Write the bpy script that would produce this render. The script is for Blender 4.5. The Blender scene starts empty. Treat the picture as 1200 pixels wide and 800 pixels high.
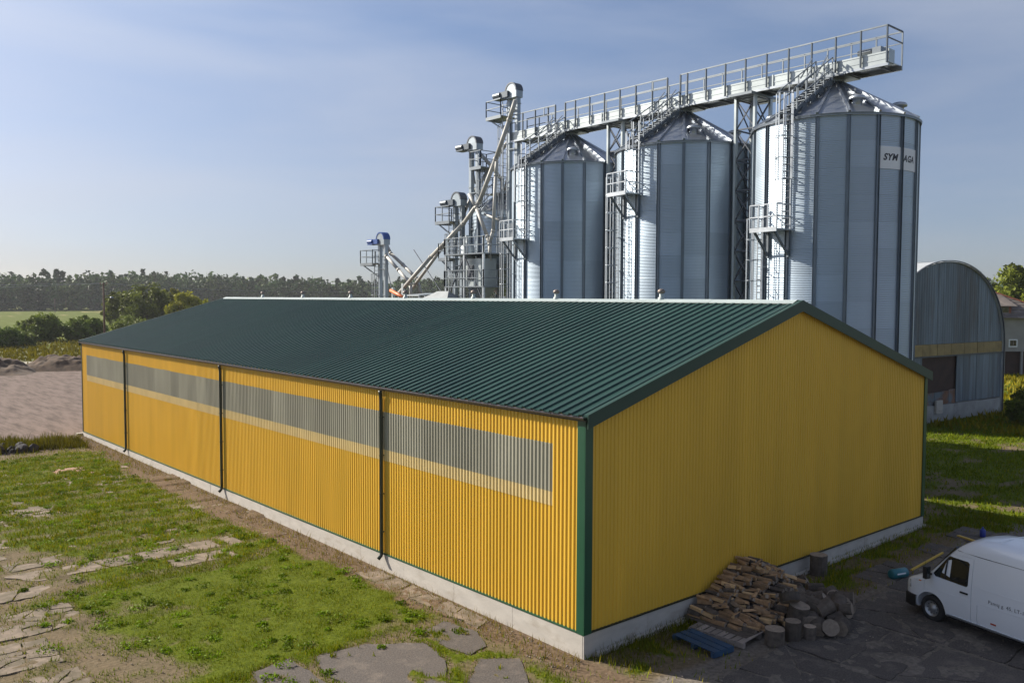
import bpy, bmesh, math, random
import numpy as np
from mathutils import Vector, Matrix
random.seed(7); rng = np.random.default_rng(7)
scene = bpy.context.scene
C = scene.collection
R = math.radians

# ------------------------------------------------------------------ camera
cam = bpy.data.cameras.new('camera'); camo = bpy.data.objects.new('camera', cam); C.objects.link(camo)
YAW, PITCH, ROLL = 0.71754, -0.0512, 0.00395
fw = Vector((math.sin(YAW)*math.cos(PITCH), math.cos(YAW)*math.cos(PITCH), math.sin(PITCH)))
rt = Vector((math.cos(YAW), -math.sin(YAW), 0)); up = rt.cross(fw)
rt2 = rt*math.cos(ROLL)+up*math.sin(ROLL); up2 = -rt*math.sin(ROLL)+up*math.cos(ROLL)
M = Matrix((rt2, up2, -fw)).transposed().to_4x4(); M.translation = Vector((-14.289, -13.744, 8.5))
camo.matrix_world = M
cam.sensor_width = 36; cam.lens = 996.06/1200*36; cam.clip_start = 0.1; cam.clip_end = 6000
scene.camera = camo
# ------------------------------------------------------------------ world and sun
SUN_AZ = Vector((-0.43, 0.903)).normalized(); SUN_EL = R(32)
w = bpy.data.worlds.new('World'); scene.world = w; w.use_nodes = True
nt = w.node_tree; nt.nodes.clear()
out = nt.nodes.new('ShaderNodeOutputWorld'); bg = nt.nodes.new('ShaderNodeBackground'); sky = nt.nodes.new('ShaderNodeTexSky')
sky.sky_type = 'NISHITA'; sky.sun_disc = False; sky.sun_elevation = SUN_EL
sky.sun_rotation = math.atan2(SUN_AZ.x, SUN_AZ.y)
sky.altitude = 0; sky.air_density = 0.55; sky.dust_density = 0.7; sky.ozone_density = 1.8
bg.inputs['Strength'].default_value = 0.097
# thin cirrus wisps, part of the sky dome itself
tc = nt.nodes.new('ShaderNodeTexCoord'); mp = nt.nodes.new('ShaderNodeMapping'); mp.inputs['Scale'].default_value = (1.4, 1.4, 6.0); mp.inputs['Rotation'].default_value = (0.25, 0.1, 0.5)
nz = nt.nodes.new('ShaderNodeTexNoise'); nz.inputs['Scale'].default_value = 1.6; nz.inputs['Detail'].default_value = 5; nz.inputs['Distortion'].default_value = 0.3
rp = nt.nodes.new('ShaderNodeMapRange'); rp.inputs['From Min'].default_value = 0.30; rp.inputs['From Max'].default_value = 0.80; rp.inputs['To Max'].default_value = 0.36
mx = nt.nodes.new('ShaderNodeMix'); mx.data_type = 'RGBA'; mx.inputs['B'].default_value = (5.9, 5.9, 6.1, 1)
nt.links.new(tc.outputs['Generated'], mp.inputs['Vector']); nt.links.new(mp.outputs[0], nz.inputs['Vector']); nt.links.new(nz.outputs['Fac'], rp.inputs['Value'])
nt.links.new(rp.outputs[0], mx.inputs['Factor']); nt.links.new(sky.outputs[0], mx.inputs['A'])
hs = nt.nodes.new('ShaderNodeHueSaturation'); hs.inputs['Saturation'].default_value = 0.92
# dim summer haze low over the horizon, all the way round
sx = nt.nodes.new('ShaderNodeSeparateXYZ'); nt.links.new(tc.outputs['Generated'], sx.inputs[0]); cr = nt.nodes.new('ShaderNodeValToRGB'); nt.links.new(sx.outputs['Z'], cr.inputs['Fac'])
cr.color_ramp.elements[0].position = 0.0; cr.color_ramp.elements[0].color = (.45, .435, .445, 1); cr.color_ramp.elements[1].position = .62; cr.color_ramp.elements[1].color = (.96, 1, 1.06, 1)
for p_, c_ in ((.12, (.74, .68, .635, 1)), (.30, (.93, .92, .89, 1))): e_ = cr.color_ramp.elements.new(p_); e_.color = c_
ml = nt.nodes.new('ShaderNodeMix'); ml.data_type = 'RGBA'; ml.blend_type = 'MULTIPLY'; ml.inputs['Factor'].default_value = 1; nt.links.new(mx.outputs['Result'], ml.inputs['A']); nt.links.new(cr.outputs[0], ml.inputs['B'])
nt.links.new(ml.outputs['Result'], hs.inputs['Color']); nt.links.new(hs.outputs[0], bg.inputs['Color']); nt.links.new(bg.outputs[0], out.inputs[0])
sl = bpy.data.lights.new('sun', 'SUN'); sl.energy = 5.0; sl.angle = R(0.55); sl.color = (1.0, 0.925, 0.80)
so = bpy.data.objects.new('sun', sl); C.objects.link(so)
sd = Vector((SUN_AZ.x*math.cos(SUN_EL), SUN_AZ.y*math.cos(SUN_EL), math.sin(SUN_EL)))
so.rotation_euler = (-sd).to_track_quat('-Z', 'Y').to_euler(); so.location = (-30, 40, 60)
scene.view_settings.view_transform = 'Standard'; scene.view_settings.look = 'None'; scene.view_settings.gamma = 1
scene.view_settings.use_curve_mapping = False; scene.view_settings.exposure = 0.85

# ------------------------------------------------------------------ materials
MATS = {}
def nodes(name):
    m = bpy.data.materials.new(name); m.use_nodes = True; MATS[name] = m
    return m, m.node_tree, m.node_tree.nodes['Principled BSDF']
def pmat(name, col, rough=.6, metal=0., var=.15, scale=1.5, detail=4, rand=0., bump=0., bscale=40., rvar=0., spec=.5, stretch=None, coat=0., col2=None, thr=(.45, .7), c2=.6):
    """base colour with world-space noise; rand = tint by object; col2 = a second colour in patches"""
    m, t, b = nodes(name); N = t.nodes.new; L = t.links.new
    g = N('ShaderNodeNewGeometry'); vec = g.outputs['Position']
    if stretch:
        mp = N('ShaderNodeMapping'); mp.inputs['Scale'].default_value = stretch; L(vec, mp.inputs['Vector']); vec = mp.outputs[0]
    n = N('ShaderNodeTexNoise'); n.inputs['Scale'].default_value = scale; n.inputs['Detail'].default_value = detail; L(vec, n.inputs['Vector'])
    r = N('ShaderNodeMapRange'); r.inputs['From Min'].default_value = .25; r.inputs['From Max'].default_value = .75
    r.inputs['To Min'].default_value = 1-var; r.inputs['To Max'].default_value = 1+var; L(n.outputs['Fac'], r.inputs['Value'])
    val = r.outputs[0]
    if rand:
        oi = N('ShaderNodeObjectInfo'); r2 = N('ShaderNodeMapRange'); r2.inputs['To Min'].default_value = 1-rand; r2.inputs['To Max'].default_value = 1+rand
        L(oi.outputs['Random'], r2.inputs['Value']); mm = N('ShaderNodeMath'); mm.operation = 'MULTIPLY'; L(val, mm.inputs[0]); L(r2.outputs[0], mm.inputs[1]); val = mm.outputs[0]
    vm = N('ShaderNodeVectorMath'); vm.operation = 'SCALE'; vm.inputs[0].default_value = col[:3]; L(val, vm.inputs['Scale'])
    colout = vm.outputs[0]
    if col2:
        n3 = N('ShaderNodeTexNoise'); n3.inputs['Scale'].default_value = scale*c2; n3.inputs['Detail'].default_value = 8; n3.inputs['Roughness'].default_value = .65; L(vec, n3.inputs['Vector'])
        r3 = N('ShaderNodeMapRange'); r3.inputs['From Min'].default_value = thr[0]; r3.inputs['From Max'].default_value = thr[1]; L(n3.outputs['Fac'], r3.inputs['Value'])
        x = N('ShaderNodeMix'); x.data_type = 'RGBA'; L(r3.outputs[0], x.inputs['Factor']); L(colout, x.inputs['A']); x.inputs['B'].default_value = (*col2[:3], 1); colout = x.outputs['Result']
    L(colout, b.inputs['Base Color'])
    b.inputs['Roughness'].default_value = rough; b.inputs['Metallic'].default_value = metal; b.inputs['Specular IOR Level'].default_value = spec; b.inputs['Coat Weight'].default_value = coat
    if rvar:
        r4 = N('ShaderNodeMapRange'); r4.inputs['To Min'].default_value = rough-rvar; r4.inputs['To Max'].default_value = rough+rvar; L(n.outputs['Fac'], r4.inputs['Value']); L(r4.outputs[0], b.inputs['Roughness'])
    if bump:
        n2 = N('ShaderNodeTexNoise'); n2.inputs['Scale'].default_value = bscale; n2.inputs['Detail'].default_value = 5; L(g.outputs['Position'], n2.inputs['Vector'])
        bp = N('ShaderNodeBump'); bp.inputs['Strength'].default_value = bump; bp.inputs['Distance'].default_value = .02; L(n2.outputs['Fac'], bp.inputs['Height']); L(bp.outputs[0], b.inputs['Normal'])
    return m
def leafmat(name, col, var=.45, transl=.25):
    m, t, b = nodes(name); N = t.nodes.new; L = t.links.new
    a = N('ShaderNodeAttribute'); a.attribute_name = 'tint'
    vm = N('ShaderNodeVectorMath'); vm.operation = 'MULTIPLY'; vm.inputs[1].default_value = col; L(a.outputs['Color'], vm.inputs[0])
    L(vm.outputs[0], b.inputs['Base Color']); b.inputs['Roughness'].default_value = .6; b.inputs['Specular IOR Level'].default_value = .12
    tr = N('ShaderNodeBsdfTranslucent'); L(vm.outputs[0], tr.inputs['Color']); ms = N('ShaderNodeMixShader'); ms.inputs[0].default_value = transl
    o = t.nodes['Material Output']; L(b.outputs[0], ms.inputs[1]); L(tr.outputs[0], ms.inputs[2]); L(ms.outputs[0], o.inputs[0])
    return m
pmat('yellow_steel', (.66, .405, .046), rough=.42, var=.075, scale=1.3, detail=6, rand=.035, spec=.35, rvar=.06, stretch=(1, 1, .14))
pmat('translucent', (.30, .288, .23), rough=.35, var=.16, scale=1.2, rand=.13, spec=.5, stretch=(1, 1, .25))
pmat('overlap_band', (.62, .48, .23), rough=.4, var=.08, scale=1.5, rand=.05)
pmat('green_roof', (.015, .045, .036), rough=.45, var=.18, scale=.45, rand=.08, spec=.25, rvar=.1, bump=.03, bscale=25)
pmat('green_trim', (.012, .065, .034), rough=.38, var=.1, scale=1)
pmat('verge_green', (.010, .040, .026), rough=.5, var=.1, scale=1)
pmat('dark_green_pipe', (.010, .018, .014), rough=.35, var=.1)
pmat('gutter_steel', (.10, .09, .10), rough=.3, var=.1, metal=.3)
pmat('ridge_steel', (.34, .39, .385), rough=.5, var=.08, scale=.8)
pmat('plinth_concrete', (.42, .39, .35), rough=.85, var=.12, scale=1.6, bump=.15, bscale=20, col2=(.30, .26, .21), thr=(.55, .8), stretch=(1, 1, 2.5))
pmat('galvanised', (.40, .43, .46), rough=.40, metal=.85, var=.13, scale=1.3, rand=.07, rvar=.09)
pmat('silo_sheet', (.36, .43, .505), rough=.50, metal=.75, var=.10, scale=.7, rand=.09, rvar=.07, stretch=(1, 1, .35))
pmat('silo_stiffener', (.17, .20, .235), rough=.45, metal=.8, var=.12, scale=1.5)
pmat('silo_roof', (.38, .41, .45), rough=.34, metal=.9, var=.12, scale=1, rand=.06, rvar=.08)
pmat('conveyor_steel', (.40, .44, .45), rough=.45, metal=.6, var=.10, scale=1.2, rand=.05, rvar=.08)
pmat('spout_steel', (.36, .355, .335), rough=.6, metal=.15, var=.12, scale=2)
pmat('frame_steel', (.20, .225, .25), rough=.45, metal=.7, var=.15, scale=2)
pmat('hood_steel', (.24, .26, .27), rough=.65, metal=.2, var=.15, scale=2)
pmat('post_steel', (.085, .105, .13), rough=.5, metal=.35, var=.15, scale=2)
pmat('casing_steel', (.27, .31, .345), rough=.45, metal=.7, var=.15, scale=2, rand=.06)
pmat('dark_steel', (.09, .10, .12), rough=.5, metal=.6, var=.2, scale=2)
pmat('blue_motor', (.02, .07, .26), rough=.4, var=.1)
pmat('sign_white', (.68, .70, .72), rough=.5, var=.05)
pmat('black_ink', (.012, .013, .02), rough=.5, var=.02)
pmat('old_cladding', (.12, .155, .19), rough=.6, metal=.25, var=.35, scale=.9, rand=.24, stretch=(2.5, 2.5, .3), col2=(.085, .08, .08), thr=(.52, .72))
pmat('old_arch_roof', (.50, .52, .52), rough=.5, metal=.4, var=.2, scale=.8, rand=.08)
pmat('ochre_band', (.26, .19, .075), rough=.7, var=.25, scale=1.5, rand=.1)
pmat('dark_door_and_recess', (.045, .024, .018), rough=.8, var=.3, scale=1.5)  # door brown, also stands for shade in the farm building's open base
pmat('rusty_sheet', (.17, .085, .05), rough=.8, var=.35, scale=1.5, col2=(.12, .15, .17), thr=(.45, .6))
pmat('rough_concrete', (.30, .30, .29), rough=.9, var=.2, scale=1.2, bump=.3, bscale=14, col2=(.16, .16, .15), thr=(.55, .75))
pmat('limewash_wall', (.27, .265, .255), rough=.9, var=.14, scale=.8, bump=.15, bscale=6)
pmat('slate_roof', (.15, .125, .11), rough=.85, var=.35, scale=1.4, rand=.2)
pmat('brick_red', (.24, .085, .05), rough=.85, var=.2, scale=2)
pmat('van_white', (.71, .74, .78), rough=.25, var=.02, scale=.6, coat=.4, col2=(.60, .59, .56), thr=(.6, .9))
pmat('van_black', (.012, .012, .013), rough=.5, var=.1)
pmat('rubber', (.014, .014, .015), rough=.8, var=.2, scale=5)
pmat('glass_dark', (.008, .012, .014), rough=.05, var=.05, spec=.8)
pmat('wheel_steel', (.36, .37, .38), rough=.4, metal=.6, var=.12, scale=8)
pmat('lamp_amber', (.55, .16, .02), rough=.3, var=.05)
pmat('lamp_red', (.45, .05, .015), rough=.3, var=.05)
pmat('lamp_clear', (.35, .38, .40), rough=.12, var=.05)
pmat('split_wood', (.30, .185, .095), rough=.85, var=.3, scale=7, rand=.35, bump=.3, bscale=50, col2=(.15, .10, .065), thr=(.5, .7))
pmat('split_pale', (.50, .33, .165), rough=.85, var=.25, scale=7, rand=.25, bump=.3, bscale=50)
pmat('bark', (.085, .068, .055), rough=.95, var=.4, scale=8, rand=.3, bump=.6, bscale=40)
pmat('cut_end', (.25, .20, .155), rough=.9, var=.25, scale=12, rand=.3)
pmat('grey_wood', (.24, .205, .18), rough=.9, var=.25, scale=4, rand=.2)
pmat('blue_wood', (.016, .055, .115), rough=.7, var=.3, scale=4, rand=.15)
pmat('teal_plastic', (.012, .13, .16), rough=.4, var=.1)
pmat('yellow_plastic', (.55, .36, .05), rough=.6, var=.1)
pmat('blue_plastic', (.012, .03, .25), rough=.45, var=.1)
pmat('orange_paint', (.55, .12, .02), rough=.5, var=.1)
pmat('pole_wood', (.12, .075, .055), rough=.9, var=.25, scale=3, stretch=(3, 3, .5))
pmat('porcelain', (.25, .10, .07), rough=.3, var=.1)
pmat('concrete_slab', (.185, .142, .103), rough=.95, var=.3, scale=5, c2=.35, rand=.12, bump=.35, bscale=22, col2=(.105, .083, .050), thr=(.44, .60))
pmat('pink_slab', (.27, .155, .10), rough=.95, var=.16, scale=1.8, rand=.12, bump=.35, bscale=22, col2=(.30, .20, .14), thr=(.5, .75))
pmat('asphalt_slab', (.080, .068, .060), rough=.95, var=.45, scale=26, detail=3, c2=.075, rand=.08, bump=.7, bscale=45, col2=(.155, .128, .106), thr=(.52, .74))
pmat('earth', (.082, .053, .034), rough=1, var=.6, scale=1.6, detail=8, bump=1, bscale=3)
pmat('coal_stone', (.028, .026, .030), rough=.9, var=.4, scale=4)
pmat('trunk_bark', (.09, .07, .055), rough=.95, var=.3, scale=3)
pmat('vent_brown', (.17, .14, .125), rough=.5, metal=.4, var=.15)
pmat('cab_cloth', (.05, .055, .06), rough=.9, var=.1)
pmat('pebble', (.20, .165, .13), rough=.95, var=.5, scale=6)
leafmat('grass_blade', (.118, .160, .003), transl=.3)
leafmat('leaf', (.115, .142, .030), transl=.25)
leafmat('leaf_far', (.048, .084, .030), transl=.12)

# ------------------------------------------------------------------ mesh helpers
def link(o, parent=None):
    C.objects.link(o)
    if parent is not None: o.parent = parent
    return o
def tag(o, label, cat, group=None, kind=None):
    o['label'] = label; o['category'] = cat
    if group: o['group'] = group
    if kind: o['kind'] = kind
    return o
def struct(o, label=None):
    o['kind'] = 'structure'
    if label: o['label'] = label
    return o
def empty(name, loc=(0, 0, 0), rz=0):
    o = bpy.data.objects.new(name, None); o.location = loc; o.rotation_euler[2] = rz; o.empty_display_size = .3
    return link(o)
def inst(name, me, parent=None, loc=(0, 0, 0), rot=(0, 0, 0), scale=(1, 1, 1)):
    o = bpy.data.objects.new(name, me); o.location = loc; o.rotation_euler = rot; o.scale = scale
    return link(o, parent)
class MB:
    def __init__(s): s.v = []; s.f = []
    def add(s, vs, fs):
        n = len(s.v); s.v += [tuple(p) for p in vs]; s.f += [tuple(i+n for i in f) for f in fs]; return s
    def box(s, a, b):
        x0, y0, z0 = a; x1, y1, z1 = b
        return s.add([(x0, y0, z0), (x1, y0, z0), (x1, y1, z0), (x0, y1, z0), (x0, y0, z1), (x1, y0, z1), (x1, y1, z1), (x0, y1, z1)],
                     [(3, 2, 1, 0), (4, 5, 6, 7), (0, 1, 5, 4), (1, 2, 6, 5), (2, 3, 7, 6), (3, 0, 4, 7)])
    def beam(s, p, q, w, h=None, upv=(0, 0, 1)):
        h = h or w; p = Vector(p); q = Vector(q); d = (q-p).normalized(); u = Vector(upv)
        if abs(d.dot(u)) > .98: u = Vector((1, 0, 0))
        a = d.cross(u).normalized(); b = a.cross(d).normalized(); vs = []
        for c in (p, q):
            for i, j in ((-1, -1), (1, -1), (1, 1), (-1, 1)): vs.append(c+a*(i*w/2)+b*(j*h/2))
        return s.add(vs, [(3, 2, 1, 0), (4, 5, 6, 7), (0, 1, 5, 4), (1, 2, 6, 5), (2, 3, 7, 6), (3, 0, 4, 7)])
    def tube(s, pts, r, n=8, cap=True):
        pts = [Vector(p) for p in pts]; rs = r if isinstance(r, (list, tuple)) else [r]*len(pts); vs = []; fs = []
        pa = None
        for i, p in enumerate(pts):
            d = (pts[min(i+1, len(pts)-1)]-pts[max(i-1, 0)]).normalized()
            if pa is None:
                u = Vector((0, 0, 1)) if abs(d.z) < .95 else Vector((1, 0, 0)); a = d.cross(u).normalized()
            else: a = (pa-d*pa.dot(d)).normalized()
            pa = a; b = d.cross(a)
            for k in range(n):
                t = 2*math.pi*k/n; vs.append(p+(a*math.cos(t)+b*math.sin(t))*rs[i])
        for i in range(len(pts)-1):
            for k in range(n): fs.append((i*n+k, i*n+(k+1) % n, (i+1)*n+(k+1) % n, (i+1)*n+k))
        if cap: fs += [tuple(range(n))[::-1], tuple((len(pts)-1)*n+k for k in range(n))]
        return s.add(vs, fs)
    def lathe(s, prof, c=(0, 0, 0), n=16, a0=0, a1=2*math.pi):
        full = abs(a1-a0-2*math.pi) < 1e-6; m = n if full else n+1; vs = []; fs = []
        for r_, z in prof:
            for k in range(m):
                t = a0+(a1-a0)*k/n; vs.append((c[0]+r_*math.cos(t), c[1]+r_*math.sin(t), c[2]+z))
        for i in range(len(prof)-1):
            for k in range(n):
                k2 = (k+1) % m; fs.append((i*m+k, i*m+k2, (i+1)*m+k2, (i+1)*m+k))
        return s.add(vs, fs)
    def prism(s, poly, z0, z1):
        n = len(poly)
        return s.add([(x, y, z0) for x, y in poly]+[(x, y, z1) for x, y in poly], [tuple(range(n))[::-1], tuple(range(n, 2*n))]+[(i, (i+1) % n, n+(i+1) % n, n+i) for i in range(n)])
    def mesh(s, mat, smooth=False, name='m'):
        me = bpy.data.meshes.new(name); me.from_pydata(s.v, [], s.f)
        if mat: me.materials.append(MATS[mat])
        if smooth: me.polygons.foreach_set('use_smooth', [True]*len(me.polygons))
        me.update(); return me
    def build(s, name, mat, parent=None, smooth=False, **k): return inst(name, s.mesh(mat, smooth, name), parent, **k)
def np_mesh(name, V, F, mat, tint=None, smooth=False):
    me = bpy.data.meshes.new(name); V = np.asarray(V, 'f4'); F = np.asarray(F, 'i4'); k = F.shape[1]
    me.vertices.add(len(V)); me.vertices.foreach_set('co', V.ravel()); me.loops.add(F.size); me.loops.foreach_set('vertex_index', F.ravel())
    me.polygons.add(len(F)); me.polygons.foreach_set('loop_start', np.arange(0, F.size, k, dtype='i4')); me.polygons.foreach_set('loop_total', np.full(len(F), k, 'i4'))
    if smooth: me.polygons.foreach_set('use_smooth', np.ones(len(F), bool))
    if tint is not None:
        a = me.attributes.new('tint', 'FLOAT_COLOR', 'POINT'); c = np.ones((len(V), 4), 'f4'); c[:, :3] = tint; a.data.foreach_set('color', c.ravel())
    me.update(calc_edges=True); me.validate(); me.materials.append(MATS[mat]); return me
# value noise in numpy
_perm = rng.random((256, 256))
def vnoise(x, y):
    xi = np.floor(x).astype(int); yi = np.floor(y).astype(int); fx = x-xi; fy = y-yi; fx = fx*fx*(3-2*fx); fy = fy*fy*(3-2*fy)
    g = lambda a, b: _perm[a & 255, b & 255]
    return (g(xi, yi)*(1-fx)+g(xi+1, yi)*fx)*(1-fy)+(g(xi, yi+1)*(1-fx)+g(xi+1, yi+1)*fx)*fy
def fbm(x, y, o=4):
    s = 0; a = .5; t = 0
    for i in range(o): s = s+a*vnoise(x*2**i+17.3*i, y*2**i+5.1*i); t += a; a *= .5
    return s/t
def sst(a, b, x): t = np.clip((x-a)/(b-a), 0, 1); return t*t*(3-2*t)
def leaf_cloud(n, centres, rads, size, tintbase, var=.35, flat=.9):
    k = rng.integers(0, len(centres), n); d = rng.normal(size=(n, 3)); d /= np.linalg.norm(d, axis=1)[:, None]
    c = centres[k]+d*(rads[k]*rng.random(n)**.45)[:, None]*np.array([1, 1, flat])
    a = rng.normal(size=(n, 3)); a /= np.linalg.norm(a, axis=1)[:, None]; b_ = np.cross(a, rng.normal(size=(n, 3))); b_ /= np.linalg.norm(b_, axis=1)[:, None]+1e-9
    s_ = (size*(.6+.8*rng.random(n)))[:, None]
    V = np.stack([c-a*s_, c-b_*s_*.6, c+a*s_, c+b_*s_*.6], 1).reshape(-1, 3)
    ct = (1-var+2*var*rng.random(len(centres)))[k]; t_ = np.array(tintbase)*(ct*(.75+.5*rng.random(n)))[:, None]
    return V, np.arange(4*n).reshape(n, 4), np.repeat(t_, 4, 0)
def crown_points(h0, h1, rx, n, shape=1.):
    o = []
    while len(o) < n:
        p = rng.uniform(-1, 1, 3); rr = math.hypot(p[0], p[1]); zz = (p[2]+1)/2; lim = math.sqrt(max(0, 1-p[2]**2))*(1.12-.3*zz*shape)
        if rr < lim and rng.random() < .25+.75*(rr/lim)**1.5: o.append((p[0]*rx, p[1]*rx, h0+(h1-h0)*zz))
    return np.array(o)

# ------------------------------------------------------------------ ground
WL, WW, HE, HR = 42.62, 18.345, 5.78, 8.40
def clip(poly, n, c):
    o = []
    for i in range(len(poly)):
        a, b = poly[i], poly[(i+1) % len(poly)]; da = a[0]*n[0]+a[1]*n[1]-c; db = b[0]*n[0]+b[1]*n[1]-c
        if da <= 0: o.append(a)
        if (da < 0 < db) or (db < 0 < da): t = da/(da-db); o.append((a[0]+(b[0]-a[0])*t, a[1]+(b[1]-a[1])*t))
    return o
def area(p): return abs(sum(p[i][0]*p[(i+1) % len(p)][1]-p[(i+1) % len(p)][0]*p[i][1] for i in range(len(p))))/2
def shatter(poly, k):
    ps = [poly]
    for _ in range(k):
        ps.sort(key=area); p = ps.pop(); cx = sum(q[0] for q in p)/len(p)+random.uniform(-.2, .2); cy = sum(q[1] for q in p)/len(p)+random.uniform(-.2, .2)
        wx = max(q[0] for q in p)-min(q[0] for q in p); wy = max(q[1] for q in p)-min(q[1] for q in p); a = (0 if wx > wy else math.pi/2)+random.gauss(0, .38); n = (math.cos(a), math.sin(a)); c = n[0]*cx+n[1]*cy
        for q in (clip(p, n, c), clip(p, (-n[0], -n[1]), -c)):
            if len(q) > 2 and area(q) > .04: ps.append(q)
    return ps
def roughen(p, amp=.03, seg=.22, shrink=.03):
    cx = sum(q[0] for q in p)/len(p); cy = sum(q[1] for q in p)/len(p); o = []
    for i in range(len(p)):
        a, b = p[i], p[(i+1) % len(p)]; L_ = math.hypot(b[0]-a[0], b[1]-a[1]); n = max(1, int(L_/seg))
        for k in range(n):
            t = k/n; x = a[0]+(b[0]-a[0])*t; y = a[1]+(b[1]-a[1])*t; d = math.hypot(x-cx, y-cy) or 1
            s_ = shrink+random.uniform(-amp, amp); o.append((x+(cx-x)/d*s_, y+(cy-y)/d*s_))
    return o
PIECES = []      # (polygon, material, top height)
def slab(x0, x1, y0, y1, k, mat, top=.03, keep=1., skew=.12):
    j = lambda: random.uniform(-skew, skew)
    for p in shatter([(x0+j(), y0+j()), (x1+j(), y0+j()), (x1+j(), y1+j()), (x0+j(), y1+j())], k):
        if random.random() < keep: PIECES.append((p, mat, top+random.uniform(-.012, .012)))
# long rows of old concrete between the grass strips
slab(-8.6, -5.9, 22.2, 24.4, 3, 'concrete_slab', .05); slab(-12, -8.8, 21.6, 24.3, 3, 'concrete_slab', .045)
slab(-4.3, -2.7, 29.8, 31.9, 1, 'pink_slab', .05); slab(-2.6, -1.6, 27.6, 28.6, 1, 'concrete_slab', .05); slab(-6.9, -6.0, 31.2, 33.2, 1, 'concrete_slab', .06)
slab(-8, -7, 30.2, 31.2, 1, 'concrete_slab', .05); slab(-1.9, -1.1, 30.2, 31.3, 1, 'concrete_slab', .04); slab(-9.5, -7.2, 33.4, 35, 2, 'concrete_slab', .05)
yr = 12.9
while yr < 30:
    x = -12.5
    while x < -1.6:
        L_ = random.uniform(1.6, 3.0); wgt = .92
        if x < -8.5: wgt = .75
        if random.random() < wgt and not (21.2 < yr < 24.6 and x < -5.5): slab(x, x+L_-.15, yr, yr+random.uniform(.85, 1.1), random.choice([1, 1, 2]), 'concrete_slab', .03, keep=.85, skew=.08)
        x += L_
    yr += random.uniform(1.15, 1.5)
for x0, y0 in ((-10.6, 5.4), (-12.4, 7.2), (-10.9, 7.7), (-12.6, 9.7), (-11.2, 10.0), (-9.9, 9.9), (-12.8, 12)): slab(x0, x0+1.5, y0, y0+1.9, 7, 'concrete_slab', .022)
# darker asphalt plates beside the plinth
for poly in ([(-4.85, 4.14), (-3.54, 4.0), (-2.35, 3.1), (-2.6, 1.93), (-3.32, .9), (-5.0, 1.9), (-5.15, 3.3)], [(-6.3, 4.3), (-5.35, 4.45), (-5.3, 3.5), (-5.3, 2.3), (-6.9, 2.4)],
             [(-2.0, 3.75), (-1.19, 3.95), (-.95, 2.74), (-1.38, 1.9), (-2.0, 1.8), (-2.2, 2.54)], [(-8.2, 3.9), (-7.0, 4.2), (-7.1, 2.0), (-8.6, 2.2)], [(-4.9, 1.6), (-3.4, .7), (-4.0, -.6), (-6, .4)], [(-3.1, .6), (-2.0, 1.5), (-1.2, .9), (-2.2, -.6)]):
    PIECES.append((poly, 'asphalt_slab', .035))
for poly in ([(-.95, 8.9), (-.22, 8.6), (-.22, 6.9), (-1.0, 6.7)], [(-1.0, 6.6), (-.22, 6.8), (-.22, 5.2), (-.9, 5.0)], [(-.9, 4.85), (-.25, 5.05), (-.25, 3.2), (-.8, 3.0)]): 
    for q in shatter(poly, 1): PIECES.append((q, 'concrete_slab', .03))
# shaded yard in front of the gable
yx = [1.2, 4.2, 7.1, 10.2, 13.2, 16.3, 19.4, 22.5]; yy = [-2.45, -5.3, -8.2, -11.2]
for i in range(len(yx)-1):
    for j_ in range(3):
        if (i, j_) in ((6, 0),): continue
        slab(yx[i]+.05, yx[i+1]-.05, yy[j_+1]+.05, yy[j_]-.05 if j_ else (yy[0] if i > 1 else yy[0]-.3), random.choice([2, 3, 4]), 'asphalt_slab', .03, skew=.1)
for i in range(3, 6): slab(yx[i]+.3, yx[i+1]-.2, -2.3, -1.2, 2, 'asphalt_slab', .025, keep=.8)
def inpoly(px, py, poly, grow=0.):
    cx = sum(q[0] for q in poly)/len(poly); cy = sum(q[1] for q in poly)/len(poly); ins = np.zeros(px.shape, bool); sc = 1+grow
    P_ = [(cx+(x-cx)*sc, cy+(y-cy)*sc) for x, y in poly]; xs = [q[0] for q in P_]; ys = [q[1] for q in P_]
    bb = (px > min(xs)) & (px < max(xs)) & (py > min(ys)) & (py < max(ys))
    if not bb.any(): return ins
    x = px[bb]; y = py[bb]; r_ = np.zeros(x.shape, bool)
    for i in range(len(P_)):
        (x1, y1), (x2, y2) = P_[i], P_[(i+1) % len(P_)]
        cnd = ((y1 > y) != (y2 > y)); xx = (x2-x1)*(y-y1)/((y2-y1) or 1e-9)+x1; r_ ^= cnd & (x < xx)
    ins[bb] = r_; return ins
def soil_over(x, y, mt):
    """soil lying on a slab: above zero it covers the slab"""
    c_ = fbm(x*1.1+3, y*1.1+50)*.45+fbm(x*3.1, y*3.1+20)*.55; big = fbm(x*.33+11, y*.33+2)
    if mt == 'asphalt_slab': return c_-.60
    row_ = np.exp(-((y-14.8)/2.3)**2)*sst(-9, -7, x)*(1-sst(-3.2, -1.8, x)); lft = sst(-7.6, -9.4, x)
    return c_-(.365+.22*(big-.5)+.25*row_+.24*lft+.22*sst(-1.25, -.95, x)*(1-sst(9, 11, y))+.12*np.exp(-((y-23.2)/1.2)**2)*(x < -5.8)+.14*np.exp(-((y-30.9)/1.2)**2-((x+3.4)/1.2)**2))
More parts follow.
